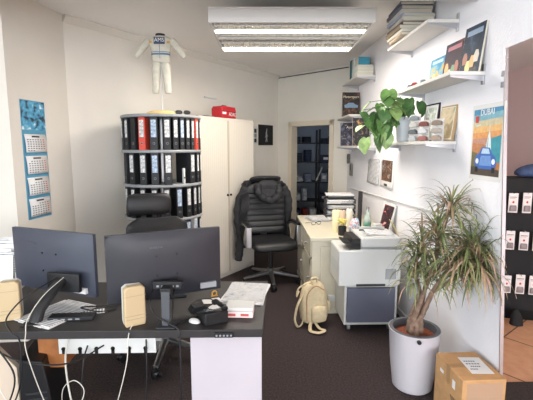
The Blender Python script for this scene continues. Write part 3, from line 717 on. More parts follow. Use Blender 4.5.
# ------------------------------------------------------------------ cream sideboard
cb = T('cream_sideboard', 'cream painted sideboard desk along the right wall behind the printer', 'sideboard', (.53, 3.70, 0))
MB().box(-.02, .83, -.02, 1.24, .715, .75, CREAM).build('worktop', cb, bevel=.004)
MB().box(0, .82, 0, .025, .0, .715, CREAM).box(0, .82, 1.20, 1.22, .0, .715, CREAM).box(.80, .82, 0, 1.2, 0, .715, CREAM).box(0.015, .8, .02, 1.2, .05, .70, CREAM).build('body', cb, bevel=.002)
MB().box(.08, .74, -.012, 0, .08, .66, CREAM).build('end_panel', cb, bevel=.004)
MB().box(-.012, .815, -.018, 1.23, 0, .05, CREAM).build('plinth', cb, bevel=.002)
for y0, y1 in ((.04, .61), (.63, 1.19)):
    do = MB().box(-.006, .015, y0, y1, .08, .53, CREAM).box(-.012, -.006, y0, y0+.07, .08, .53, CREAM).box(-.012, -.006, y1-.07, y1, .08, .53, CREAM).box(-.012, -.006, y0, y1, .08, .15, CREAM).box(-.012, -.006, y0, y1, .46, .53, CREAM).build('door', cb, bevel=.002)
    MB().cyl((-.03, y0+.09, .32), (-.012, y0+.09, .32), .012, STEEL, 14).build('knob', do)
    dr = MB().box(-.012, .015, y0, y1, .55, .70, CREAM).build('drawer', cb, bevel=.003)
    MB().cyl((-.03, (y0+y1)/2, .625), (-.012, (y0+y1)/2, .625), .012, STEEL, 14).build('knob', dr)
zt = .7505
# paper trays at far end
pt_ = T('paper_tray_stack', 'stack of grey letter trays full of papers at the far end of the cream sideboard', 'trays', (.99, 4.70, zt), R(-3))
for k in range(4):
    z = k*.065
    MB().box(-.17, .17, -.13, .13, z, z+.006, GREY if k % 2 else DGREY).box(-.17, -.164, -.13, .13, z, z+.05, DGREY).box(.164, .17, -.13, .13, z, z+.05, DGREY).build('tray', pt_)
    b = MB()
    for q in range(5): b.obox((random.uniform(-.01, .01), random.uniform(-.02, .0), z+.010+q*.008), (.30, .24, .006), PAPER if q % 2 else PRINT, (0, 0, random.uniform(-.05, .05)))
    b.build('papers', pt_)
b = MB()
for q in range(6): b.obox((random.uniform(-.01, .01), 0, .2625+q*.007), (.31, .23, .006), [BLACK2, BLACK2, GREY, DGREY, PAPER, PAPER][q], (0, 0, random.uniform(-.06, .06)))
b.build('top_folders', pt_)
sheetpile('paper_stack', (.72, 4.62, zt), R(12), 14, .21, .28, 'white paper pile on the sideboard left of the letter trays', jit=.015)
CAND = mat('cream_wax', 'e8d9b0', .5)
def jar(name, loc, r, h, m, label, cat='candle'):
    t = T(name, label, cat, loc)
    MB().lathe([(r*.96, 0), (r, .006), (r, h-.008), (r*.9, h), (r*.7, h-.004), (r*.3, h-.006)], m, n=28).build('body', t)
    MB().cyl((0, 0, h-.008), (0, 0, h+.015), .002, BLACK2, 6).build('wick', t)
jar('pillar_candle', (.80, 3.93, zt), .040, .225, CAND, 'tall cream pillar candle on the near part of the cream sideboard')
jar('pillar_candle', (.905, 4.13, zt), .034, .19, mat('blush_wax', 'dcc0a6', .5), 'shorter blush pillar candle right behind the tall cream one')
jar('pillar_candle', (1.02, 4.30, zt), .034, .18, mat('white_wax', 'e8e2d4', .5), 'white pillar candle furthest back behind the tall cream one')
pn = T('pen_pot', 'black pen pot with yellow flowers in front of the tall cream candle', 'pot', (.835, 3.795, zt))
MB().lathe([(.034, 0), (.038, .003), (.040, .085), (.036, .085), (.034, .01), (.01, .01)], BLACK, n=24).build('pot', pn)
fl = MB()
for k in range(16):
    a = k*2.4; rr = .012+.028*random.random(); z = .10+.05*random.random(); p = (rr*math.cos(a), rr*math.sin(a), z)
    fl.tube([(p[0]*.3, p[1]*.3, .02), p], .0012, PLEAF[1], 5)
    fl.lathe([(.004, 0), (.014, .006), (.012, .014), (.003, .017)], mat('yellow_petal', 'e2cf6a', .6), p, 8)
fl.build('flowers', pn)
bg = MB()
bg.loft([((0, 0, 0), .05, .04, 3), ((0, 0, .06), .056, .045, 2.6), ((.005, 0, .11), .05, .04, 2.4), ((.01, 0, .14), .03, .022, 2.1), ((.01, 0, .155), .036, .028, 2.2)], art('sweet_bag_print', ['e6e8ea', '4f8fb8', 'e9ecee', 'b0444c', 'd9dde0'], 30, 2), 18)
bg.build('snack_bag', loc=(.965, 3.86, zt), subd=1, label='blue, white and red printed sweets bag left of the dark bottle-shaped roll', cat='bag')
MB().box(-.014, .014, -.03, .03, 0, .40, mat('dark_book_cover', '2b2528', .5)).build('black_folder', loc=(1.065, 4.05, zt), rot=(0, R(1), R(4)), label='tall black folder standing upright beside the clear bottle', cat='folder', bevel=.003)
bt = T('water_bottle', 'clear glass bottle half full of pale teal drink on the sideboard', 'bottle', (1.125, 3.96, zt))
BG = mat('bottle_pale_glass', 'd7e6e0', .1, trans=.6)
MB().lathe([(.033, .0), (.037, .006), (.037, .13), (.034, .15), (.018, .19), (.013, .205), (.013, .225)], BG, n=24).build('glass', bt)
MB().lathe([(.035, .008), (.0375, .012), (.0375, .10), (.030, .1)], TEALB, n=24).build('teal_label', bt)
MB().cyl((0, 0, .222), (0, 0, .25), .015, STEEL, 16).build('cap', bt)
fr_ = T('photo_frame', 'white framed red and black photo leaning on the right wall above the printer', 'picture frame', (1.27, 3.90, zt), R(-58))
o = MB().box(-.075, .075, -.01, .01, 0, .30, WPL).build('frame', fr_, rot=(R(-9), R(9), 0), bevel=.003)
MB().box(-.058, .058, -.0115, -.0095, .02, .28, art('red_race_photo', ['c9b9b4', 'a82a2c', '2a2224', '3a2326', '4a3438', 'b0484a'], 14, 2, .5)).build('photo', o)
MB().box(-.04, .04, -.03, .03, 0, .11, WPL).build('white_carton', loc=(1.175, 3.80, zt), rot=(0, 0, .3), label='small white carton standing left of the leaning white photo frame', cat='carton', bevel=.002)
gl = T('reading_glasses', 'dark reading glasses lying at the left of the cream sideboard top', 'glasses', (.66, 4.32, zt), .4)
for s in (-1, 1):
    MB().tube([(s*.034+.026*math.cos(w), 0, .02+.018*math.sin(w)) for w in [k*math.pi/7 for k in range(15)]], .0025, BLACK, 6).build('rim', gl)
    MB().tube([(s*.062, 0, .028), (s*.068, .06, .02), (s*.066, .12, .004)], .0025, BLACK, 6).build('temple_arm', gl)
MB().tube([(-.01, 0, .024), (.01, 0, .024)], .0025, BLACK, 6).build('bridge', gl)
cable([(1.30, 3.82, .90), (1.335, 3.75, .82), (1.35, 3.62, .70), (1.34, 3.58, .5), (1.35, 3.62, .2), (1.33, 3.70, .03)], .004, mat('yellow_cable', 'b3a468', .5), 'yellowish cable hanging beside the printer along the right wall')

# ------------------------------------------------------------------ printer + trolley
tl = T('printer_trolley', 'low white rolling cabinet with slate grey front under the printer', 'cabinet', (.76, 3.30, 0))
tl.scale = (1, .93, 1)
MB().box(0, .46, 0, .40, .06, .08, WPL).box(0, .46, 0, .40, .40, .42, WPL).box(0, .02, 0, .40, .08, .40, WPL).box(.44, .46, 0, .40, .08, .40, WPL).box(.02, .44, .38, .40, .08, .40, WPL).build('body', tl, bevel=.003)
MB().box(.022, .438, -.012, .004, .085, .395, SLATE).build('front', tl, bevel=.003)
for x in (.05, .41):
    for y in (.05, .35): MB().cyl((x-.012, y, .03), (x+.012, y, .03), .03, GREY, 16).cyl((x, y, .045), (x, y, .06), .01, GREY, 8).build('caster', tl)
pr_ = T('laser_printer', 'white multifunction laser printer with papers on top standing on the rolling cabinet', 'printer', (.70, 3.27, .4205))
pr_.scale = (1, .89, 1)
MB().prism([(.0, 0), (.51, 0), (.53, .02), (.53, .315), (.20, .32), (.19, .31), (.01, .31), (0, .30)], 0, .45, WPL, 'y').build('body', pr_, bevel=.010)
MB().box(.19, .53, .01, .45, .335, .42, WPL).build('scanner_unit', pr_, bevel=.012)
MB().prism([(.19, .32), (.53, .315), (.53, .34), (.19, .34)], .015, .44, GREY, 'y').build('output_gap', pr_)
MB().prism([(.01, .44), (.10, .31), (.20, .31), (.20, .40), (.12, .40)][1:], .05, .40, BLACK, 'y').build('output_bay', pr_)
MB().obox((.105, .14, .362), (.14, .20, .016), BLACK, (0, R(14), 0)).build('control_panel', pr_, bevel=.005)
MB().box(.40, .49, -.0015, 0, .06, .15, GREY).build('vent', pr_)
vv = MB()
for k in range(9): vv.box(.405, .485, -.003, -.0015, .065+k*.0095, .068+k*.0095, WPL)
vv.build('vent_slats', pr_)
MB().box(-.0015, 0, .06, .40, .10, .20, mat('pale_grey_plastic', 'c6cac8', .4)).build('side_flap', pr_, bevel=.001)
MB().box(.24, .46, .18, .30, .42, .428, mat('pale_grey_plastic', 'c6cac8', .4)).box(.25, .48, .36, .38, .42, .45, WPL).build('feeder_tray', pr_)
MB().box(.24, .47, .33, .345, .421, .43, BLACK).build('feeder_slot', pr_)
MB().box(.15, .40, -.012, 0, .0, .02, DGREY).build('drawer_grip', pr_, bevel=.003)
b = MB().grid(lambda u, v: (-.12+.24*u, -.11+.22*v, .006+.018*math.sin(v*3)+.004*math.sin(u*6)), 8, 8, PRINT)
b.build('paper_sheet', loc=(1.075, 3.44, .846), rot=(0, 0, R(-5)), solid=.001, label='curled printed sheet lying on top of the white printer', cat='paper')
sheetpile('paper_sheet', (1.09, 3.36, .8417), R(6), 2, .20, .12, 'flat white sheet at the front edge of the printer top', 'paper', PAPER)

# ------------------------------------------------------------------ backpack
bp = T('canvas_backpack', 'cream canvas backpack standing on the carpet against the sideboard', 'backpack', (.52, 3.48, 0), R(12))
bp.scale = (.88, .88, .95)
def ringsb(sc_, zs): return [((0.01*math.sin(z*9), .02*z, z), rx*sc_, ry*sc_, p) for z, rx, ry, p in zs]
MB().loft([((0, 0, .02), .10, .07, 3), ((0, 0, .035), .135, .095, 3), ((.004, 0, .12), .148, .11, 2.8), ((-.004, .005, .22), .145, .105, 2.8), ((0, .01, .31), .135, .09, 2.6), ((.004, .015, .38), .11, .07, 2.4), ((0, .02, .415), .06, .035, 2.2)], BAGC, 28).build('body', bp, subd=1)
MB().loft([((0.02, -.10, .05), .07, .03, 3), ((0.02, -.105, .07), .085, .04, 3), ((.02, -.105, .17), .085, .045, 3), ((.02, -.095, .21), .08, .03, 3)], BAGC, 20).build('front_pocket', bp, subd=1)
MB().tube(spline([(-.10, -.085, .06), (-.105, -.09, .2), (-.09, -.075, .32), (0, -.06, .385), (.09, -.06, .34)], 6), .004, mat('brown_zip', '9c6c45', .6), 6).build('zip', bp)
MB().tube(spline([(-.03, .0, .40), (-.03, -.01, .45), (.03, -.01, .45), (.03, 0, .40)], 6), .008, BAGC, 8, sx=1.6).build('top_handle', bp)
MB().tube(spline([(-.02, -.03, .40), (-.10, -.08, .43), (-.19, -.07, .38), (-.20, -.04, .30), (-.16, .0, .33)], 7), .006, BAGC, 8, sx=2).build('shoulder_strap', bp)
MB().tube(spline([(-.13, -.02, .30), (-.19, -.04, .20), (-.22, -.06, .08), (-.20, -.09, .02), (-.15, -.07, .03), (-.12, -.04, .10)], 7), .0075, BAGC, 8, sx=2.2).build('shoulder_strap', bp)
MB().tube(spline([(-.06, -.09, .05), (-.09, -.15, .02), (-.10, -.22, .018), (-.04, -.27, .02), (.03, -.24, .022), (.0, -.18, .02), (-.02, -.11, .05)], 7), .009, BAGC, 8, sx=2).build('loose_strap', bp)
MB().loft([((.15, .0, .10), .02, .05, 2.5), ((.155, .0, .18), .025, .055, 2.5), ((.15, 0, .22), .02, .05, 2.5)], BAGC, 16).build('side_pocket', bp, subd=1)
sk = MB().box(-.03, .03, -.008, .008, 0, .06, WPL)
sk.build('wall_socket', loc=(.72, 3.672, .13), label='white socket low on the sideboard end between backpack and trolley', cat='socket', bevel=.002)

# ------------------------------------------------------------------ dracaena
pp = T('potted_palm', 'tall droopy palm with dry grey-green leaves in a white planter by the right wall', 'plant', (1.05, 2.50, 0))
POTM = mat('planter_white', 'bfbabf', .4)
MB().lathe([(.118, 0), (.128, .01), (.150, .2), (.162, .40), (.166, .41), (.158, .412), (.148, .40), (.140, .30)], POTM, n=48, cap=True).build('planter', pp)
MB().lathe([(.163, .408), (.160, .414), (.138, .414), (.134, .36)], mat('inner_pot_grey', '54565a', .6), n=48, cap=False).build('inner_rim', pp)
MB().lathe([(.0, 0), (.134, 0), (.134, .02), (.07, .03), (.0, .032)], TERRA, (0, 0, .345), 40).build('soil', pp)
MB().cyl((-.035, -.172, .388), (-.033, -.150, .388), .013, BLACK, 14).build('water_gauge', pp)
tops = []
for k, (bx, by, tx, ty, tz) in enumerate(((-.03, -.02, .08, -.03, .80), (.025, .015, .10, -.02, .66), (.03, -.02, .065, .02, .68), (-.035, .015, .03, .01, .66), (0, -.035, .075, -.045, .66))):
    m_ = ((bx+tx)*.5-.01, (by+ty)*.5, .36+(tz-.36)*.5)
    pts = spline([(bx, by, .35), (bx*.8+tx*.1, by*.7, .46), m_, (tx, ty, tz)], 8)
    MB().tube(pts, [.023-.011*i/len(pts)+.002*math.sin(i*2.1) for i in range(len(pts))], BARK, 10).build('trunk', pp)
    tops.append(Vector((tx, ty, tz)))
def strap_leaf(b, p, az, el, L, w, droop, m, tw=0):
    n = 9; d = Vector((math.cos(az)*math.cos(el), math.sin(az)*math.cos(el), math.sin(el))); q = Vector(p); side0 = Vector((-math.sin(az), math.cos(az), 0))
    vs = []
    for i in range(n+1):
        u = i/n; ww = w*(.35+.65*math.sin(min(1, u*1.9)*math.pi/2))*(1-u**2.5)+.0006
        s = (side0+Vector((0, 0, tw*u))).normalized()
        up = d.cross(s).normalized()
        for k, kk in ((-1, 0), (0, -.25), (1, 0)):
            v = q+s*(ww*k)+up*(ww*kk)
            if v.x > 1.37-1.05: v.x = 1.37-1.05-random.random()*.004
            vs.append(tuple(v))
        q = q+d*(L/n)
        d = (d+Vector((0, 0, -droop*(.4+1.3*u)))).normalized()
    fs = []
    for i in range(n):
        a = i*3
        fs += [(a, a+1, a+4, a+3), (a+1, a+2, a+5, a+4)]
    b.add(vs, fs, m)
rnd = random.Random(11)
heads = [((.18, -.04, 1.27), 90, .26, .15, None), ((.11, -.02, 1.10), 110, .30, .17, None), ((.27, -.14, 1.04), 110, .30, .20, None), ((.02, .0, 1.00), 80, .28, .20, None), ((.19, -.16, .94), 120, .33, .22, None),
         ((.0, .02, .90), 60, .28, .26, None), ((.28, -.22, .94), 130, .34, .24, 'pink'), ((-.03, .01, .80), 26, .30, .34, None), ((.12, .02, .84), 80, .30, .20, None)]
joins = [0, 0, 1, 2, 4, 3, 1, 3, 2]
for (hp, n, L, dr, tint), jn in zip(heads, joins):
    hp = Vector(hp); tp_ = tops[jn]
    st_ = MB().tube(spline([tuple(tp_), tuple((tp_+hp)/2+Vector((rnd.uniform(-.02, .02), 0, 0))), tuple(hp)], 5), .011, BARK, 8)
    st_.build('stem', pp)
    b = MB()
    for k in range(n):
        az = rnd.uniform(0, 2*math.pi); el = rnd.uniform(-.2, 1.2)
        q = hp-Vector((0, 0, 1))*rnd.uniform(0, .12)
        m = rnd.choices(LEAFS, [1, 2, 3, 1, 4] if tint else [5, 4, 2, 4, 1])[0]
        if math.cos(az) < -.3 and hp.x < .15: el = max(el, .5); L_ = L*.75
        else: L_ = L
        strap_leaf(b, q, az, el, L_*rnd.uniform(.6, 1.15), rnd.uniform(.0045, .0075), dr*rnd.uniform(.7, 1.6), m, rnd.uniform(-.6, .6))
    if tint is None and hp.z == .90:
        for k in range(34):
            strap_leaf(b, hp, R(rnd.uniform(160, 235)), rnd.uniform(.7, 1.25), rnd.uniform(.42, .62), rnd.uniform(.005, .008), rnd.uniform(.24, .38), rnd.choice(LEAFS[:4]), rnd.uniform(-.4, .4))
    b.build('leaves', pp, smooth=60)

# parcel
bx = T('cardboard_parcel', 'brown cardboard parcel with white address label beside the white planter', 'parcel', (1.228, 2.135, 0), R(2))
bx.scale = (.96, 1, 1)
MB().box(-.128, .128, -.15, .15, 0, .35, CARD).build('carton', bx, bevel=.003)
MB().box(-.1285, .1285, -.02, .02, .3502, .3508, TAPE).box(-.1288, -.1283, -.02, .02, .25, .351, TAPE).build('tape', bx)
lb = MB().box(-.03, .10, -.09, .085, .3510, .3518, PAPER).build('address_label', bx, rot=(0, 0, R(-4)))
pm = MB()
for k, (x0, x1) in enumerate(((-.015, .055), (-.015, .07), (.0, .06), (-.015, .03))):
    for w_ in range(5):
        xa = x0+(x1-x0)*w_/5; pm.box(xa, xa+(x1-x0)/5*.7, .035-k*.028, .045-k*.028, .3519, .3522, mat('label_ink', '4a5470', .7))
pm.build('print', lb)
MB().box(-.1290, -.1285, -.08, -.05, .25, .30, PAPER).build('side_sticker', bx)
MB().box(-.1290, -.1285, .05, .09, .27, .29, PAPER).build('side_sticker', bx)
hz = MB()
for k in range(5): hz.prism([(-.14+k*.016, .12), (-.134+k*.016, .12), (-.10+k*.016, .20), (-.106+k*.016, .20)], -.1292, -.1285, BLACK2, 'x')
hz.build('barcode', bx)
MB().box(-.10, .11, -.1506, -.150, .20, .33, mat('pale_brown_patch', 'a98a70', .8)).build('front_print', bx)

# ------------------------------------------------------------------ wall shelves
SHW = mat('shelf_white', 'cfcbc6', .5)
def shelf(y0, y1, z, label, depth=.22):
    t = T('wall_shelf', label, 'shelf', (1.38, y0, z), 0, 'white bracket shelves on the right wall')
    MB().box(-depth, -.002, 0, y1-y0, -.022, 0, SHW).build('board', t, bevel=.002)
    for y in (.012, y1-y0-.03):
        o = MB().box(-.012, -.001, y-.006, y+.02, -.075, .045, ALU).build('bracket', t, bevel=.001)
        MB().prism([(-.012, -.022), (-depth+.01, -.022), (-depth+.01, -.032), (-.012, -.055)], y, y+.005, ALU, 'y').build('bracket_arm', o)
    return t
ZA, ZB, ZC, ZD, ZE, ZF = 2.455, 2.05, 1.640, 2.425, 2.005, 1.612
shelf(2.80, 3.64, ZA, 'uppermost white shelf near the viewer, carrying a pile of books')
shelf(2.44, 3.35, ZB, 'white shelf nearest the viewer, carrying three upright comic albums')
shelf(2.741, 3.85, ZC, 'long white shelf with the potted climbing plant and framed pictures')
shelf(4.714, 5.50, ZD, 'small far white shelf at the top, carrying teal and white books')
shelf(5.05, 5.85, ZE, 'small far white shelf in the middle, below the teal book shelf')
shelf(4.60, 5.75, ZF, 'small far white shelf at the bottom with two car magazines')
# book pile on the top shelf
z = ZA+.0005
cols = ['b9a48a', 'd9d4ca', '8c7a62', '6b4f40', 'c9c2b8', 'a9b0c0', 'd2cec8', '6c7486', '4b4f5e']
PG = mat('book_pages', 'cfc8b8', .8)
names = ['lowest book', 'second book from below', 'third book from below', 'fourth book from below', 'fifth book from below', 'sixth book from below', 'third book from the top', 'second book from the top', 'topmost book']
cn = ['tan', 'pale grey', 'brown', 'dark brown', 'light grey', 'blue-grey', 'white', 'slate blue', 'dark slate']
def book(w, l, h, m, loc, rz, label, g, rot=None, name='book'):
    """flat book; spine on local -x"""
    t = T(name, label, 'book', loc, rz, g)
    if rot: t.rotation_euler = rot
    MB().box(-w/2, w/2, -l/2, l/2, 0, .003, m).box(-w/2, w/2, -l/2, l/2, h-.003, h, m).box(-w/2, -w/2+.003, -l/2, l/2, .003, h-.003, m).build('cover', t)
    MB().box(-w/2+.003, w/2-.004, -l/2+.003, l/2-.003, .003, h-.003, PG).build('pages', t)
    return t
for k in range(9):
    h = [.022, .02, .03, .024, .03, .026, .03, .028, .026][k]
    book(.235+.008*(k % 3), .33+.01*((k*2) % 3), h, mat('book_cover_'+cols[k], cols[k], .5), (1.235+random.uniform(-.01, .01), 3.34+random.uniform(-.012, .012), z), random.uniform(-.06, .06),
         f'{cn[k]} large flat book, {names[k]} in the upper shelf pile', 'books piled on the upper shelf')
    z += h+.0006
# comics on shelf B: thin albums leaning against the wall, covers towards the room/viewer
def album(y, w, h, cols_, label, off, rz, band, lean=7, sc_=9):
    t = T('comic_album', label, 'book', (1.325, y, ZB+.003), rz, 'comic albums on the second shelf')
    t.rotation_euler = (R(-lean), 0, rz)
    MB().box(-w/2, w/2, 0, .012, 0, h, PG).box(-w/2, -w/2+.002, -.001, .013, 0, h, mat('spine_'+band, band, .5)).build('block', t)
    cv = MB().box(-w/2, w/2, -.0015, 0, 0, h, art('album_art_'+str(off), cols_, sc_, 3, .3, off=off)).build('cover', t)
    MB().box(-w*.36, w*.40, -.0022, -.0015, h*.80, h*.91, mat('title_'+band, band, .4)).build('title_band', cv)
    q = MB()
    for k_ in range(4):
        a_ = -w*.30+k_*w*.19; b_ = h*(.14+.09*((k_*7+int(off)) % 3))
        q.prism([(a_-.020, b_-.03), (a_+.02, b_-.032), (a_+.026, b_+.01), (a_+.012, b_+.04), (a_-.012, b_+.042), (a_-.026, b_+.008)], -.0024-.0001*k_, -.0016, mat('figure_ink_'+str((k_+int(off)) % 5), ['d8a868', 'c9c2b0', '5f8f6a', '9a5a48', 'dcd08a'][(k_+int(off)) % 5], .5), 'y')
    q.build('cover_figures', cv)
    return t
album(3.03, .21, .20, ['c9b45a', '6fabc4', '4a94b8', '3f86aa', '2f6f96'], 'pale blue and yellow comic album, smallest of the three upright albums', 3.1, R(-88), 'a6d2e2')
album(2.79, .22, .255, ['a05a44', '4a1e30', '34182c', '281e36', '1e2440'], 'maroon and navy comic album in the middle of the three upright albums', 5.2, R(-87), 'a04a62')
album(2.545, .20, .295, ['6a5a40', '22384f', '182838', '1e3248', '3a5068'], 'largest dark blue comic album, nearest the viewer on the shelf', 8.4, R(-85), '8298b0')
# toy cars
def toy_car(loc, rz, colr, label, s=1.0, g='toy cars on the shelves'):
    t = T('toy_car', label, 'toy car', loc, rz, g)
    m = mat('toy_paint_'+colr, colr, .3)
    pro = [(-.035, .006), (.035, .006), (.036, .014), (.022, .017), (.012, .026), (-.014, .026), (-.024, .018), (-.036, .016)]
    MB().prism([(a*s, b*s) for a, b in pro], -.014*s, .014*s, m, 'y').build('body', t, bevel=.002)
    MB().prism([(.019*s, .0175*s), (.011*s, .0245*s), (-.012*s, .0245*s), (-.021*s, .0185*s)], -.0145*s, .0145*s, BLACK, 'y').build('windows', t)
    for x in (-.022, .022):
        for y in (-.013, .013): MB().cyl((x*s, (y-.003)*s, .007*s), (x*s, (y+.003)*s, .007*s), .007*s, BLACK, 12).build('wheel', t)
toy_car((1.20, 3.18, ZB+.0005), R(70), '8d9296', 'grey toy car farthest along the comic album shelf', 1.2)
toy_car((1.20, 3.08, ZB+.0005), R(60), 'b0383a', 'red toy car lying in front of the pale blue comic album', 1.2)
toy_car((1.20, 2.93, ZB+.0005), R(80), '6f8a98', 'blue-grey toy car between the pale blue and maroon albums', 1.1)
# shelf C: frames and blister packs
def frame(loc, rz, lean, w, h, fm, inner, label, mat_w=.02, matting=True):
    t = T('picture_frame', label, 'picture frame', loc, rz); t.rotation_euler = (R(-lean), 0, rz)
    MB().box(-w/2, w/2, 0, .018, 0, h, fm).build('frame', t, bevel=.002)
    o = MB().box(-w/2+.012, w/2-.012, -.001, .0, .012, h-.012, PAPER).build('mount_board', t)
    MB().box(-w/2+.012+mat_w, w/2-.012-mat_w, -.002, -.001, .012+mat_w, h-.012-mat_w, inner).build('print', o)
frame((1.335, 3.12, ZC+.002), R(-86), 6, .21, .29, BLACK, art('frame_art', ['d8dcd2', '9fa89a', 'e9ebe4', '7c8478'], 14, 2, .3, off=2), 'black framed picture with white mount leaning behind blister packs on the long shelf')
frame((1.335, 2.845, ZC+.002), R(-84), 7, .19, .25, mat('pale_wood', 'a98e68', .6), art('green_card', ['5f8a4a', 'b9a98c', 'c8b89a', '9a8a6c', '8d7a58'], 9, 2, .2, off=6), 'tan and green card picture leaning at the near end of the long shelf', .004)
def blister(loc, rz, colr, label, tilt=0):
    t = T('car_blister_pack', label, 'toy pack', loc, rz, 'toy car packs on the long shelf')
    MB().box(-.045, .045, -.006, .0, 0, .05, mat('pack_card', 'c9c6c2', .5, var=.15, scale=60)).build('card', t)
    MB().prism([(-.038, .006), (.038, .006), (.036, .03), (.015, .04), (-.018, .04), (-.036, .03)], -.032, -.006, mat('pack_'+colr, colr, .3), 'y').build('toy_car_inside', t, bevel=.003)
for k, (x, y, z_, c_, w_) in enumerate([(1.22, 3.09, 0, 'aeb2b4', 'lowest silver'), (1.22, 3.09, .052, '5d6468', 'second grey'), (1.225, 3.09, .104, 'b8b5b0', 'third pale'), (1.23, 3.095, .156, '7c8488', 'topmost grey')]):
    blister((x, y, ZC+.0005+z_), R(-62), c_, f'{w_} boxed toy car in the left pile of packs next to the plant pot')
for k, (x, y, z_, c_, w_) in enumerate([(1.235, 2.94, 0, '94655e', 'lowest reddish'), (1.235, 2.94, .052, 'c4c6c8', 'second silver'), (1.24, 2.94, .104, '7a4a44', 'topmost dark red')]):
    blister((x, y, ZC+.0005+z_), R(-62), c_, f'{w_} boxed toy car in the pile before the black framed picture')
for k, (x, y, z_, c_, w_) in enumerate([(1.265, 2.785, 0, '9a8a7c', 'lowest brown'), (1.265, 2.785, .052, 'a59c94', 'middle beige'), (1.268, 2.787, .104, '85766a', 'topmost brown')]):
    blister((x, y, ZC+.0005+z_), R(-62), c_, f'{w_} boxed toy car in the right pile before the tan and green picture')
# pothos
po = T('climbing_plant', 'green and cream leaved trailing plant in a white pot on the long shelf', 'plant', (1.225, 3.33, ZC+.0005))
MB().lathe([(.052, 0), (.056, .004), (.066, .10), (.074, .19), (.078, .20), (.072, .20), (.066, .18)], mat('pot_grey_white', 'bfc4c8', .4), n=32).build('pot', po)
MB().lathe([(0, 0), (.067, 0), (.04, .012), (0, .015)], mat('dark_soil', '5b4030', .9, var=.3, scale=60, bump=.8), (0, 0, .175), 24).build('soil', po)
rp = random.Random(5)
ends = [(-.13, .02, .40), (-.10, -.03, .34), (-.22, .0, .27), (-.28, -.02, .20), (-.25, -.05, .13), (-.20, -.08, .07), (-.26, -.05, .03), (-.17, -.07, .15), (-.12, -.06, .25), (.03, -.05, .33), (.05, -.06, .28), (-.04, -.02, .36),
        (-.30, .02, .12), (-.17, .03, .18), (-.24, .03, .32), (-.16, -.06, .05), (-.30, -.02, .25)]
ends = [(x_-.05, y_, z_+.01) if x_ < 0 else (x_, y_, z_) for x_, y_, z_ in ends]
vm = MB()
for e in ends:
    e = Vector(e); mid = Vector((e.x*.45, e.y*.5, max(.21, e.z*.75+.08)))
    vm.tube(spline([(0, 0, .18), tuple(mid), tuple(e)], 7), .0028, PLEAF[1], 6)
vm.build('vines', po)
def heart(b, p, az, pitch, L, m):
    W = L*.42; old = b.M
    b.M = old @ Matrix.Translation(p) @ Matrix.Rotation(az, 4, 'Z') @ Matrix.Rotation(pitch, 4, 'Y')
    pr2 = [(0, .0), (-.08, .35), (.02, .72), (.22, .96), (.45, 1.0), (.68, .78), (.88, .36), (1.0, 0)]
    mid = [(0, 0), (.1, 0), (.2, 0), (.35, 0), (.5, 0), (.7, 0), (.88, 0), (1, 0)]
    vs = []; n = len(pr2)
    for i in range(n):
        bend = -.12*L*(mid[i][0])**2*2
        vs.append((mid[i][0]*L, 0, bend-.0))
    for s in (1, -1):
        for i in range(n):
            x, w = pr2[i]; vs.append((x*L, s*w*W, -.24*L*max(x, 0)**2+w*W*.22))
    fs = []
    for k in (1, 2):
        for i in range(n-1):
            f = (i, i+1, k*n+i+1, k*n+i); fs.append(f if k == 2 else f[::-1])
    b.add(vs, fs, m); b.M = old
lv = MB()
for e in ends:
    for q in range(3):
        p = Vector(e)*(1-.28*q)+Vector((0, 0, .07*q)) if q else Vector(e)
        p = p+Vector((rp.uniform(-.02, .02), rp.uniform(-.03, .01), rp.uniform(-.02, .02)))
        az = R(rp.uniform(150, 320)); m = rp.choices(PLEAF, [4, 4, 2, 0])[0]
        heart(lv, p, az, R(rp.uniform(20, 75)), rp.uniform(.09, .135) if q < 2 else .08, m)
heart(lv, Vector((.09, -.07, .32)), R(-70), R(62), .13, PLEAF[1]); heart(lv, Vector((-.14, -.01, .42)), R(-110), R(55), .16, PLEAF[0]); heart(lv, Vector((-.19, -.07, .13)), R(-100), R(78), .15, PLEAF[0])
heart(lv, Vector((-.17, -.09, .07)), R(-90), R(80), .13, PLEAF[2])
lv.build('leaves', po, smooth=60)

# far shelves
def upbook(x, y, zb, w, th, h, m, label, g='books on the far shelves', rz=0):
    """upright book; spine faces -x (to the room), thickness along y"""
    t = T('book', label, 'book', (x, y, zb), rz, g)
    MB().box(-w/2, w/2, -th/2, -th/2+.003, 0, h, m).box(-w/2, w/2, th/2-.003, th/2, 0, h, m).box(-w/2, -w/2+.003, -th/2, th/2, 0, h, m).build('cover', t)
    MB().box(-w/2+.003, w/2-.004, -th/2+.003, th/2-.003, .003, h-.004, PG).build('pages', t)
BK = lambda c: mat('book_cover_'+c, c, .5)
zD = ZD+.0005
for k, (c_, nm) in enumerate((('dcd9cc', 'lowest white'), ('c9d6c8', 'middle pale green'), ('e0ddd2', 'upper white'))):
    book(.19, .17, .038, BK(c_), (1.27, 4.83, zD+k*.0386), 0, f'{nm} flat book in the small pile on the far top shelf', 'books on the far shelves')
TEAL = mat('teal_cover', '3a8aa0', .5)
tb = book(.15, .13, .085, TEAL, (1.245, 4.82, zD+.117), R(92), 'thick teal book lying on the flat white books of the far top shelf', 'books on the far shelves')
upbook(1.265, 4.96, zD, .19, .05, .23, BK('d7dad6'), 'thick white upright book behind the teal book on the far top shelf')
upbook(1.265, 5.02, zD, .20, .025, .22, BK('4a9c9c'), 'slim green-blue upright book between white and dark ones on the far top shelf')
upbook(1.265, 5.07, zD, .20, .035, .22, BK('3a2f30'), 'dark upright book farthest back on the far top shelf')
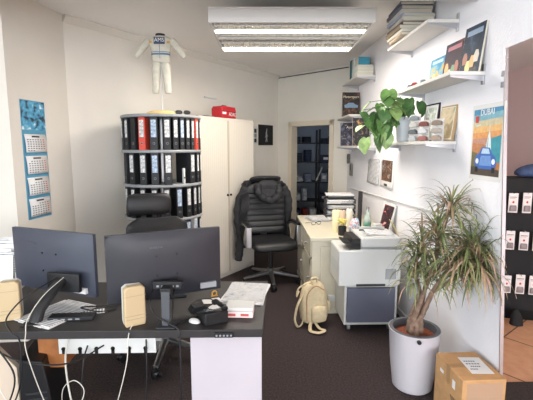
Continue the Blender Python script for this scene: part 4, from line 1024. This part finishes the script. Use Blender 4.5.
def magazine(x, y, zb, w, h, cols_, off, label, title, rz=0, lean=6):
    t = T('magazine', label, 'magazine', (x, y, zb+.004), rz, 'magazines shown on the far shelves'); t.rotation_euler = (R(-lean), 0, rz)
    MB().box(-w/2, w/2, 0, .010, 0, h, PAPER).build('pages', t)
    o = MB().box(-w/2, w/2, -.001, 0, 0, h, art('mag_'+str(off), cols_, 16, 3, .8, off=off)).build('cover', t)
    if title: text(title, w*.19, mat('title_cream', 'e6dcc2', .5), o, (0, -.0014, h*.80), (R(90), 0, 0), name='title_lettering')
    return t
m1 = magazine(1.245, 5.30, ZE, .23, .30, ['7a5a48', '4a3326', '2a2320', '241c1a', '1f1a18'], 1.7, 'dark car magazine with cream title on the middle far shelf', 'Motorsport')
cs = MB().prism([(-.085, .10), (.085, .10), (.09, .13), (.05, .145), (.03, .165), (-.035, .165), (-.06, .145), (-.09, .135)], -.0022, -.0012, mat('blue_grey_car_print', '7088a0', .4), 'y'); cs.build('car_print', m1)
upbook(1.25, 5.40, ZE+.0005, .21, .03, .28, BK('3a2626'), 'dark brown upright book behind the car magazine on the middle far shelf')
magazine(1.27, 5.42, ZF, .26, .31, ['c08a4a', '54607a', '3a3a48', '2f2c38', '3a3238', '8a8f9c'], 4.4, 'grey and orange car magazine at the far end of the bottom far shelf', 'Auto')
magazine(1.255, 4.80, ZF, .20, .33, ['b7823a', '5a5148', '26242a', '1b1c22', '1f1e22', '8d8f92'], 9.1, 'black magazine with motorbike picture on the bottom far shelf', None)

# wall papers and small devices on the right wall
def pinned(y0, y1, z0, z1, name, label, cat, m, curl=.02):
    t = T(name, label, cat, (1.38, (y0+y1)/2, z0))
    w = (y1-y0)
    MB().grid(lambda u, v: (-.003-curl*(1-v)**2*.6-.004*math.sin(u*5), -w/2+w*u, (z1-z0)*v), 8, 10, m).build('sheet', t, solid=.0015)
    return t
pinned(4.44, 4.90, 1.17, 1.46, 'pinned_notice', 'white printed notice sheet pinned on the right wall left of the dark photo card', 'notice', PRINT2)
q = pinned(3.97, 4.38, 1.17, 1.475, 'pinned_photo', 'white bordered dark photo card pinned on the right wall below the trailing plant', 'photo', PAPER, .012)
MB().grid(lambda u, v: (-.0055-.012*(1-(.24+.7*v))**2*.6-.004*math.sin((.08+.84*u)*5), -.205+.41*(.08+.84*u), .305*(.24+.72*v)), 8, 8, art('garage_photo', ['1c1c1e', '4a3a34', '8c5a3a', '2c3236', 'b5a79c', '221f20'], 14, 3, .8, off=12)).build('photo_print', q)
MB().box(-.0165, -.0150, -.05, .05, .022, .045, DGREY).build('caption', q)
for (y, z0, z1, nm, dz) in ((5.90, 1.36, 1.50, 'upper small grey wall thermostat under the far shelves', .05), (5.72, 1.19, 1.37, 'lower grey wall phone box near the storeroom door', .07)):
    t = T('wall_device', nm, 'wall device', (1.38, y, z0))
    MB().box(-.03, -.001, -.05, .05, 0, z1-z0, mat('device_grey', '6b6762', .5)).build('housing', t, bevel=.004)
    MB().box(-.0315, -.03, -.035, .035, (z1-z0)*.45, (z1-z0)*.85, DGREY).build('display', t)
# rail hinges left of the edge strip
for k, z0 in enumerate((1.99, 1.93)):
    MB().box(-.008, -.0005, -.012, .012, 0, .03, GREY).build('strike_plate', loc=(1.38, 2.262-.0, z0), label=('upper' if k == 0 else 'lower')+' small metal plate on the wall edge above the poster', cat='plate', bevel=.001)

# poster
ps = T('car_poster', 'colourful poster of a blue beetle car before a sail-shaped tower on the right wall', 'poster', (1.38, 2.385, 1.40))
MB().box(-.0025, -.0005, -.168, .168, 0, .455, PAPER).build('sheet', ps)
# picture plane helper: u toward viewer's right = -y
def flat(name, polys, par):
    b = MB()
    for k, (pts, m) in enumerate(polys):
        b.add([(-.003-.00012*k, .150-.300*u, .028+.40*v) for u, v in pts], [list(range(len(pts)))], m)
    return b.build(name, par, smooth=0)
def pm_(c): return mat('poster_ink_'+c, c, .4, var=.12, scale=40)
bands = ['4f8fb4', '7fb0c0', 'c9bfa0', 'e0b478', 'd99a62', 'b98a78']
P_ = []
for i, c_ in enumerate(bands): P_.append(([(0, 1-i*.09-.1), (1, 1-i*.09-.07), (1, 1-i*.09+.03 if i else 1), (0, 1-i*.09 if i else 1)], pm_(c_)))
P_.append(([(0, 0), (1, 0), (1, .42), (0, .50)], pm_('b77a4c')))
P_.append(([(.45, .25), (1, .2), (1, .60), (.7, .56), (.5, .45)], pm_('3f94a4')))
P_.append(([(0, .1), (.3, .12), (.2, .34), (0, .36)], pm_('6f6a48')))
P_.append(([(.5, .30), (.70, .30), (.68, .48), (.63, .66), (.60, .80), (.595, .66), (.53, .5)], pm_('d9e4e6')))
P_.append(([(.52, .30), (.57, .30), (.59, .62), (.55, .5)], pm_('8fb2c0')))
P_.append(([(.595, .72), (.605, .72), (.605, .86), (.595, .86)], pm_('c4ccd0')))
P_.append(([(0, 0), (1, 0), (1, .10), (0, .13)], pm_('51473f')))
car = [(.18, .10), (.86, .10), (.90, .20), (.86, .29), (.74, .33), (.66, .42), (.38, .43), (.29, .34), (.18, .30), (.13, .20)]
P_.append((car, pm_('3d68b4')))
P_.append(([(.36, .33), (.67, .33), (.62, .405), (.41, .41)], pm_('b8d2e6')))
P_.append(([(.30, .15), (.74, .15), (.70, .30), (.36, .30)], pm_('7096d0')))
for cx in (.23, .80):
    P_.append(([(cx+.06*math.cos(w), .215+.042*math.sin(w)) for w in [k*math.pi/6 for k in range(12)]], pm_('e6ecf0')))
for cx in (.17, .76): P_.append(([(cx, .05), (cx+.1, .05), (cx+.1, .13), (cx, .13)], pm_('1d2024')))
P_.append(([(.08, .80), (.2, .80), (.2, .90), (.08, .90)], pm_('c03a3a')))
P_.append(([(.12, .74), (.28, .755), (.28, .775), (.12, .76)], pm_('d8d8d4')))
flat('print', P_, ps)
text('DUBAI', .05, mat('poster_white', 'e9ecec', .5), ps, (-.0062, -.0, .405), (R(90), 0, R(-90)), name='title_lettering')

# ------------------------------------------------------------------ shop through the opening
dx = T('shop_display_rack', 'black shop display stand with hooks of white packs beyond the wall opening', 'rack', (2.30, 3.55, 0), R(-16))
MB().box(-.06, .80, .0, .03, .0, 1.32, BLACK2).box(-.06, .80, -.0, .35, 0, .10, BLACK2).box(-.06, -.03, 0, .35, 0, 1.32, BLACK2).box(.77, .80, 0, .35, 0, 1.32, BLACK2).box(-.03, .77, .03, .35, 1.29, 1.32, BLACK2).build('panel', dx, bevel=.002)
for z_ in (1.19, .85, .44):
    for k in range(7): MB().cyl((.02+k*.11, -.08, z_), (.02+k*.11, 0, z_), .003, STEEL, 6).build('hook', dx)
PK = mat('pack_white', 'e6dfdc', .5); PKR = mat('pack_red', 'c2323a', .5); PKP = mat('pack_pink_text', 'b9878a', .5)
first = None
rown = {1.19: 'top', .85: 'middle', .44: 'bottom'}
on = ['first', 'second', 'third', 'fourth', 'fifth', 'sixth', 'seventh']
for z_ in (1.19, .85, .44):
    for k in range(7):
        lx, ly = .02+k*.11, -.05
        a_ = R(-16); loc = (2.30+lx*math.cos(a_)-ly*math.sin(a_), 3.55+lx*math.sin(a_)+ly*math.cos(a_), z_-.175)
        lab = f'white accessory pack with a red dot, {on[k]} from the left in the {rown[z_]} row'
        if first is None:
            first = T('accessory_pack', lab, 'pack', loc, a_, 'packs on the black shop stand')
            first.scale = (.8, 1, .95); MB().box(-.047, .047, -.004, .004, 0, .185, PK).build('card', first, bevel=.001)
            MB().cyl((0, -.0055, .10), (0, -.004, .10), .011, PKR, 16).build('red_dot', first)
            MB().box(-.035, .035, -.005, -.004, .145, .150, DGREY).box(-.035, .02, -.005, -.004, .133, .137, PKP).box(-.035, .03, -.005, -.004, .03, .035, PKP).box(-.035, .01, -.005, -.004, .045, .05, PKP).build('print', first)
            MB().loft([((0, -.010, .015), .036, .008, 3), ((0, -.012, .05), .036, .010, 3), ((0, -.010, .07), .03, .006, 3)], mat('pack_dark_content', '8a7c7c', .4), 14).build('blister', first)
        else: dup(first, None, loc, a_+random.uniform(-.12, .12), lab).scale = (random.uniform(.72, .84), 1, random.uniform(.86, 1))
b = MB().loft([((0, 0, 0), .2, .1, 3), ((0, 0, .05), .21, .11, 2.6), ((.02, 0, .10), .18, .10, 2.4), ((.03, 0, .13), .08, .05, 2)], mat('denim_blue', '46587c', .8, var=.2, scale=30, bump=.5), 20)
b.build('folded_jeans', loc=(2.60, 3.62, 1.3205), rot=(0, 0, -.2), subd=1, label='folded blue denim lying on top of the black shop stand', cat='clothes')
b = MB().loft([((0, 0, 0), .10, .08, 2.4), ((0, 0, .08), .09, .07, 2.3), ((-.02, 0, .15), .06, .05, 2), ((-.02, 0, .19), .03, .03, 2)], BLACK2, 16)
bb_ = b.build('black_pouch', loc=(2.36, 3.40, 0), label='black bag on the tiled floor at the foot of the shop stand', cat='bag'); bb_.scale = (.55, .6, .75)
MB().box(-.55, .55, -.8, .35, 0, .012, mat('door_mat', '3a3230', .95, var=.3, scale=100, bump=.6)).build('door_mat', loc=(2.05, 2.15, 0), label='dark brown door mat on the tiled shop floor', cat='mat', bevel=.004)

# ------------------------------------------------------------------ store room content
def loc_b(x, y, z): return (.52+x, 8.0+y, z)
sr = T('storeroom_shelving', 'tall dark metal shelving full of goods seen through the door', 'shelving', loc_b(0, 0, 0), 0)
ZS = (.10, .50, .88, 1.28, 1.66)
for x in (0, .73, 1.40):
    for y in (0, .4): MB().box(x, x+.035, y, y+.035, 0, 1.95, NAVY).build('upright', sr)
for z_ in ZS: MB().box(0, 1.435, 0, .435, z_, z_+.025, NAVY).build('shelf_board', sr)
rs = random.Random(3)
palette = [('1a1e2a', 'black'), ('2f3646', 'slate'), ('7f8798', 'grey'), ('c3c6cc', 'white'), ('28324a', 'navy'), ('4a4038', 'brown'), ('9c3b3b', 'red')]
lev = dict(zip(ZS, ('lowest board', 'second board from below', 'third board from below', 'fourth board from below', 'topmost board')))
for z_ in ZS:
    x = .045; k = 0
    while x < 1.38:
        w = rs.uniform(.12, .22); hgt = rs.uniform(.10, .28) if z_ < 1.6 else rs.uniform(.06, .16); c_, nm = rs.choice(palette)
        if rs.random() < .45: c_, nm = palette[rs.choice([0, 1, 4])]
        if x < .73 < x+w: x = .775; continue
        if x+w > 1.395: break
        m = mat('goods_'+c_, c_, .7, var=.3, scale=25)
        L = loc_b(x+w/2, .17, z_+.0255)
        nth = ['first', 'second', 'third', 'fourth', 'fifth', 'sixth', 'seventh', 'eighth', 'ninth', 'tenth', 'eleventh', 'twelfth'][k]
        if rs.random() < .5:
            b = MB(); n = max(2, int(hgt/.03))
            for q in range(n): b.loft([((rs.uniform(-.006, .006), 0, q*.03), w*.40, .13, 4), ((0, 0, q*.03+.004), w*.44, .15, 4), ((0, 0, q*.03+.024), w*.44, .15, 4), ((0, 0, q*.03+.029), w*.40, .13, 4)], m, 16)
            b.build('folded_garments', loc=L, label=f'{nm} folded garments, {nth} from left on the {lev[z_]} in the storeroom', cat='clothes', group='goods in the storeroom shelving')
        else:
            t = T('storage_box', f'{nm} box, {nth} from left on the {lev[z_]} in the storeroom', 'box', L, 0, 'goods in the storeroom shelving')
            MB().box(-w*.43, w*.43, -.15, .15, 0, hgt, m).build('carton', t, bevel=.004)
            MB().box(-w*.45, w*.45, -.155, .155, hgt, hgt+.012, m).build('lid', t, bevel=.002)
            MB().box(-w*.25, w*.2, -.1515, -.15, hgt*.35, hgt*.75, PAPER).build('label_sticker', t)
        x += w+.015; k += 1
for k, (x, rot, z_) in enumerate(((.42, -50, .93), (.68, 24, .93))):
    MB().box(-.012, .012, -.006, .006, 0, .30, WPL).build('white_rod', loc=loc_b(x, -.04, z_), rot=(0, R(rot), 0), label=('left' if not k else 'right')+' white slanted rod leaning before the storeroom shelving', cat='rod')
s2_ = T('added_shop_lamp', 'white batten lamp added unseen under the shop ceiling to brighten the shop', 'lamp', (2.6, 2.2, 2.525))  # extra lamp hidden above the opening, added to brighten the shop
MB().box(-.04, .04, -.75, .75, .02, .0745, WPL).build('housing', s2_)
MB().cyl((0, -.73, .0), (0, .73, .0), .02, TUBE, 12).build('tube', s2_)
sl = T('added_storeroom_lamp', 'white batten lamp added out of view in the storeroom to light its shelving', 'lamp', (1.15, 7.4, 2.525))  # added lamp, out of sight above the door, makes the shelving visible
MB().box(-.4, .4, -.04, .04, .02, .0745, WPL).build('housing', sl)
MB().cyl((-.38, 0, .008), (.38, 0, .008), .014, mat('cool_tube', 'ffffff', .4, emit='dfe8ff', strength=17), 12).build('tube', sl)

# ------------------------------------------------------------------ lights
def area(name, loc, rot, sx, sy, power, color, spread=180):
    l = bpy.data.lights.new(name, 'AREA'); l.shape = 'RECTANGLE'; l.size = sx; l.size_y = sy; l.energy = power; l.color = color; l.spread = R(spread)
    o = bpy.data.objects.new(name, l); col.objects.link(o); o.location = loc; o.rotation_euler = rot
    return o
area('daylight_window', (-.85, -5.15, 1.45), (R(90), 0, R(0)), 4.0, 2.1, 170, (.88, .95, 1.0))
area('daylight_shop_window', (2.35, -5.15, 1.45), (R(90), 0, R(0)), 1.7, 2.1, 170, (.93, .95, 1.0))
area('added_side_daylight', (-3.36, -1.2, 1.5), (R(90), 0, R(-90)), 4.0, 2.0, 135, (.86, .94, 1.0))  # added daylight through the unseen side opening, lifts right wall and planter
area('ceiling_lamp_glow', (.28, 3.70, 2.535), (0, 0, 0), 1.2, .85, 34, (1, .94, .86))
w = bpy.data.worlds.new('world'); sc.world = w; w.use_nodes = True
w.node_tree.nodes['Background'].inputs[0].default_value = (.75, .86, 1, 1); w.node_tree.nodes['Background'].inputs[1].default_value = 1.0

# ------------------------------------------------------------------ camera
cam = bpy.data.cameras.new('camera'); co = bpy.data.objects.new('camera', cam); col.objects.link(co)
cam.sensor_width = 36; cam.lens = 400/533*36; cam.clip_start = .05
p_ = math.atan(53/400); yaw = math.atan(10.5/(400/math.cos(p_)))
co.location = (0, 0, 1.6); co.rotation_euler = (R(90)-p_, 0, -yaw)
sc.camera = co
sc.view_settings.view_transform = 'Standard'; sc.view_settings.look = 'None'; sc.view_settings.gamma = 1; sc.view_settings.use_curve_mapping = False
sc.view_settings.exposure = 0.45
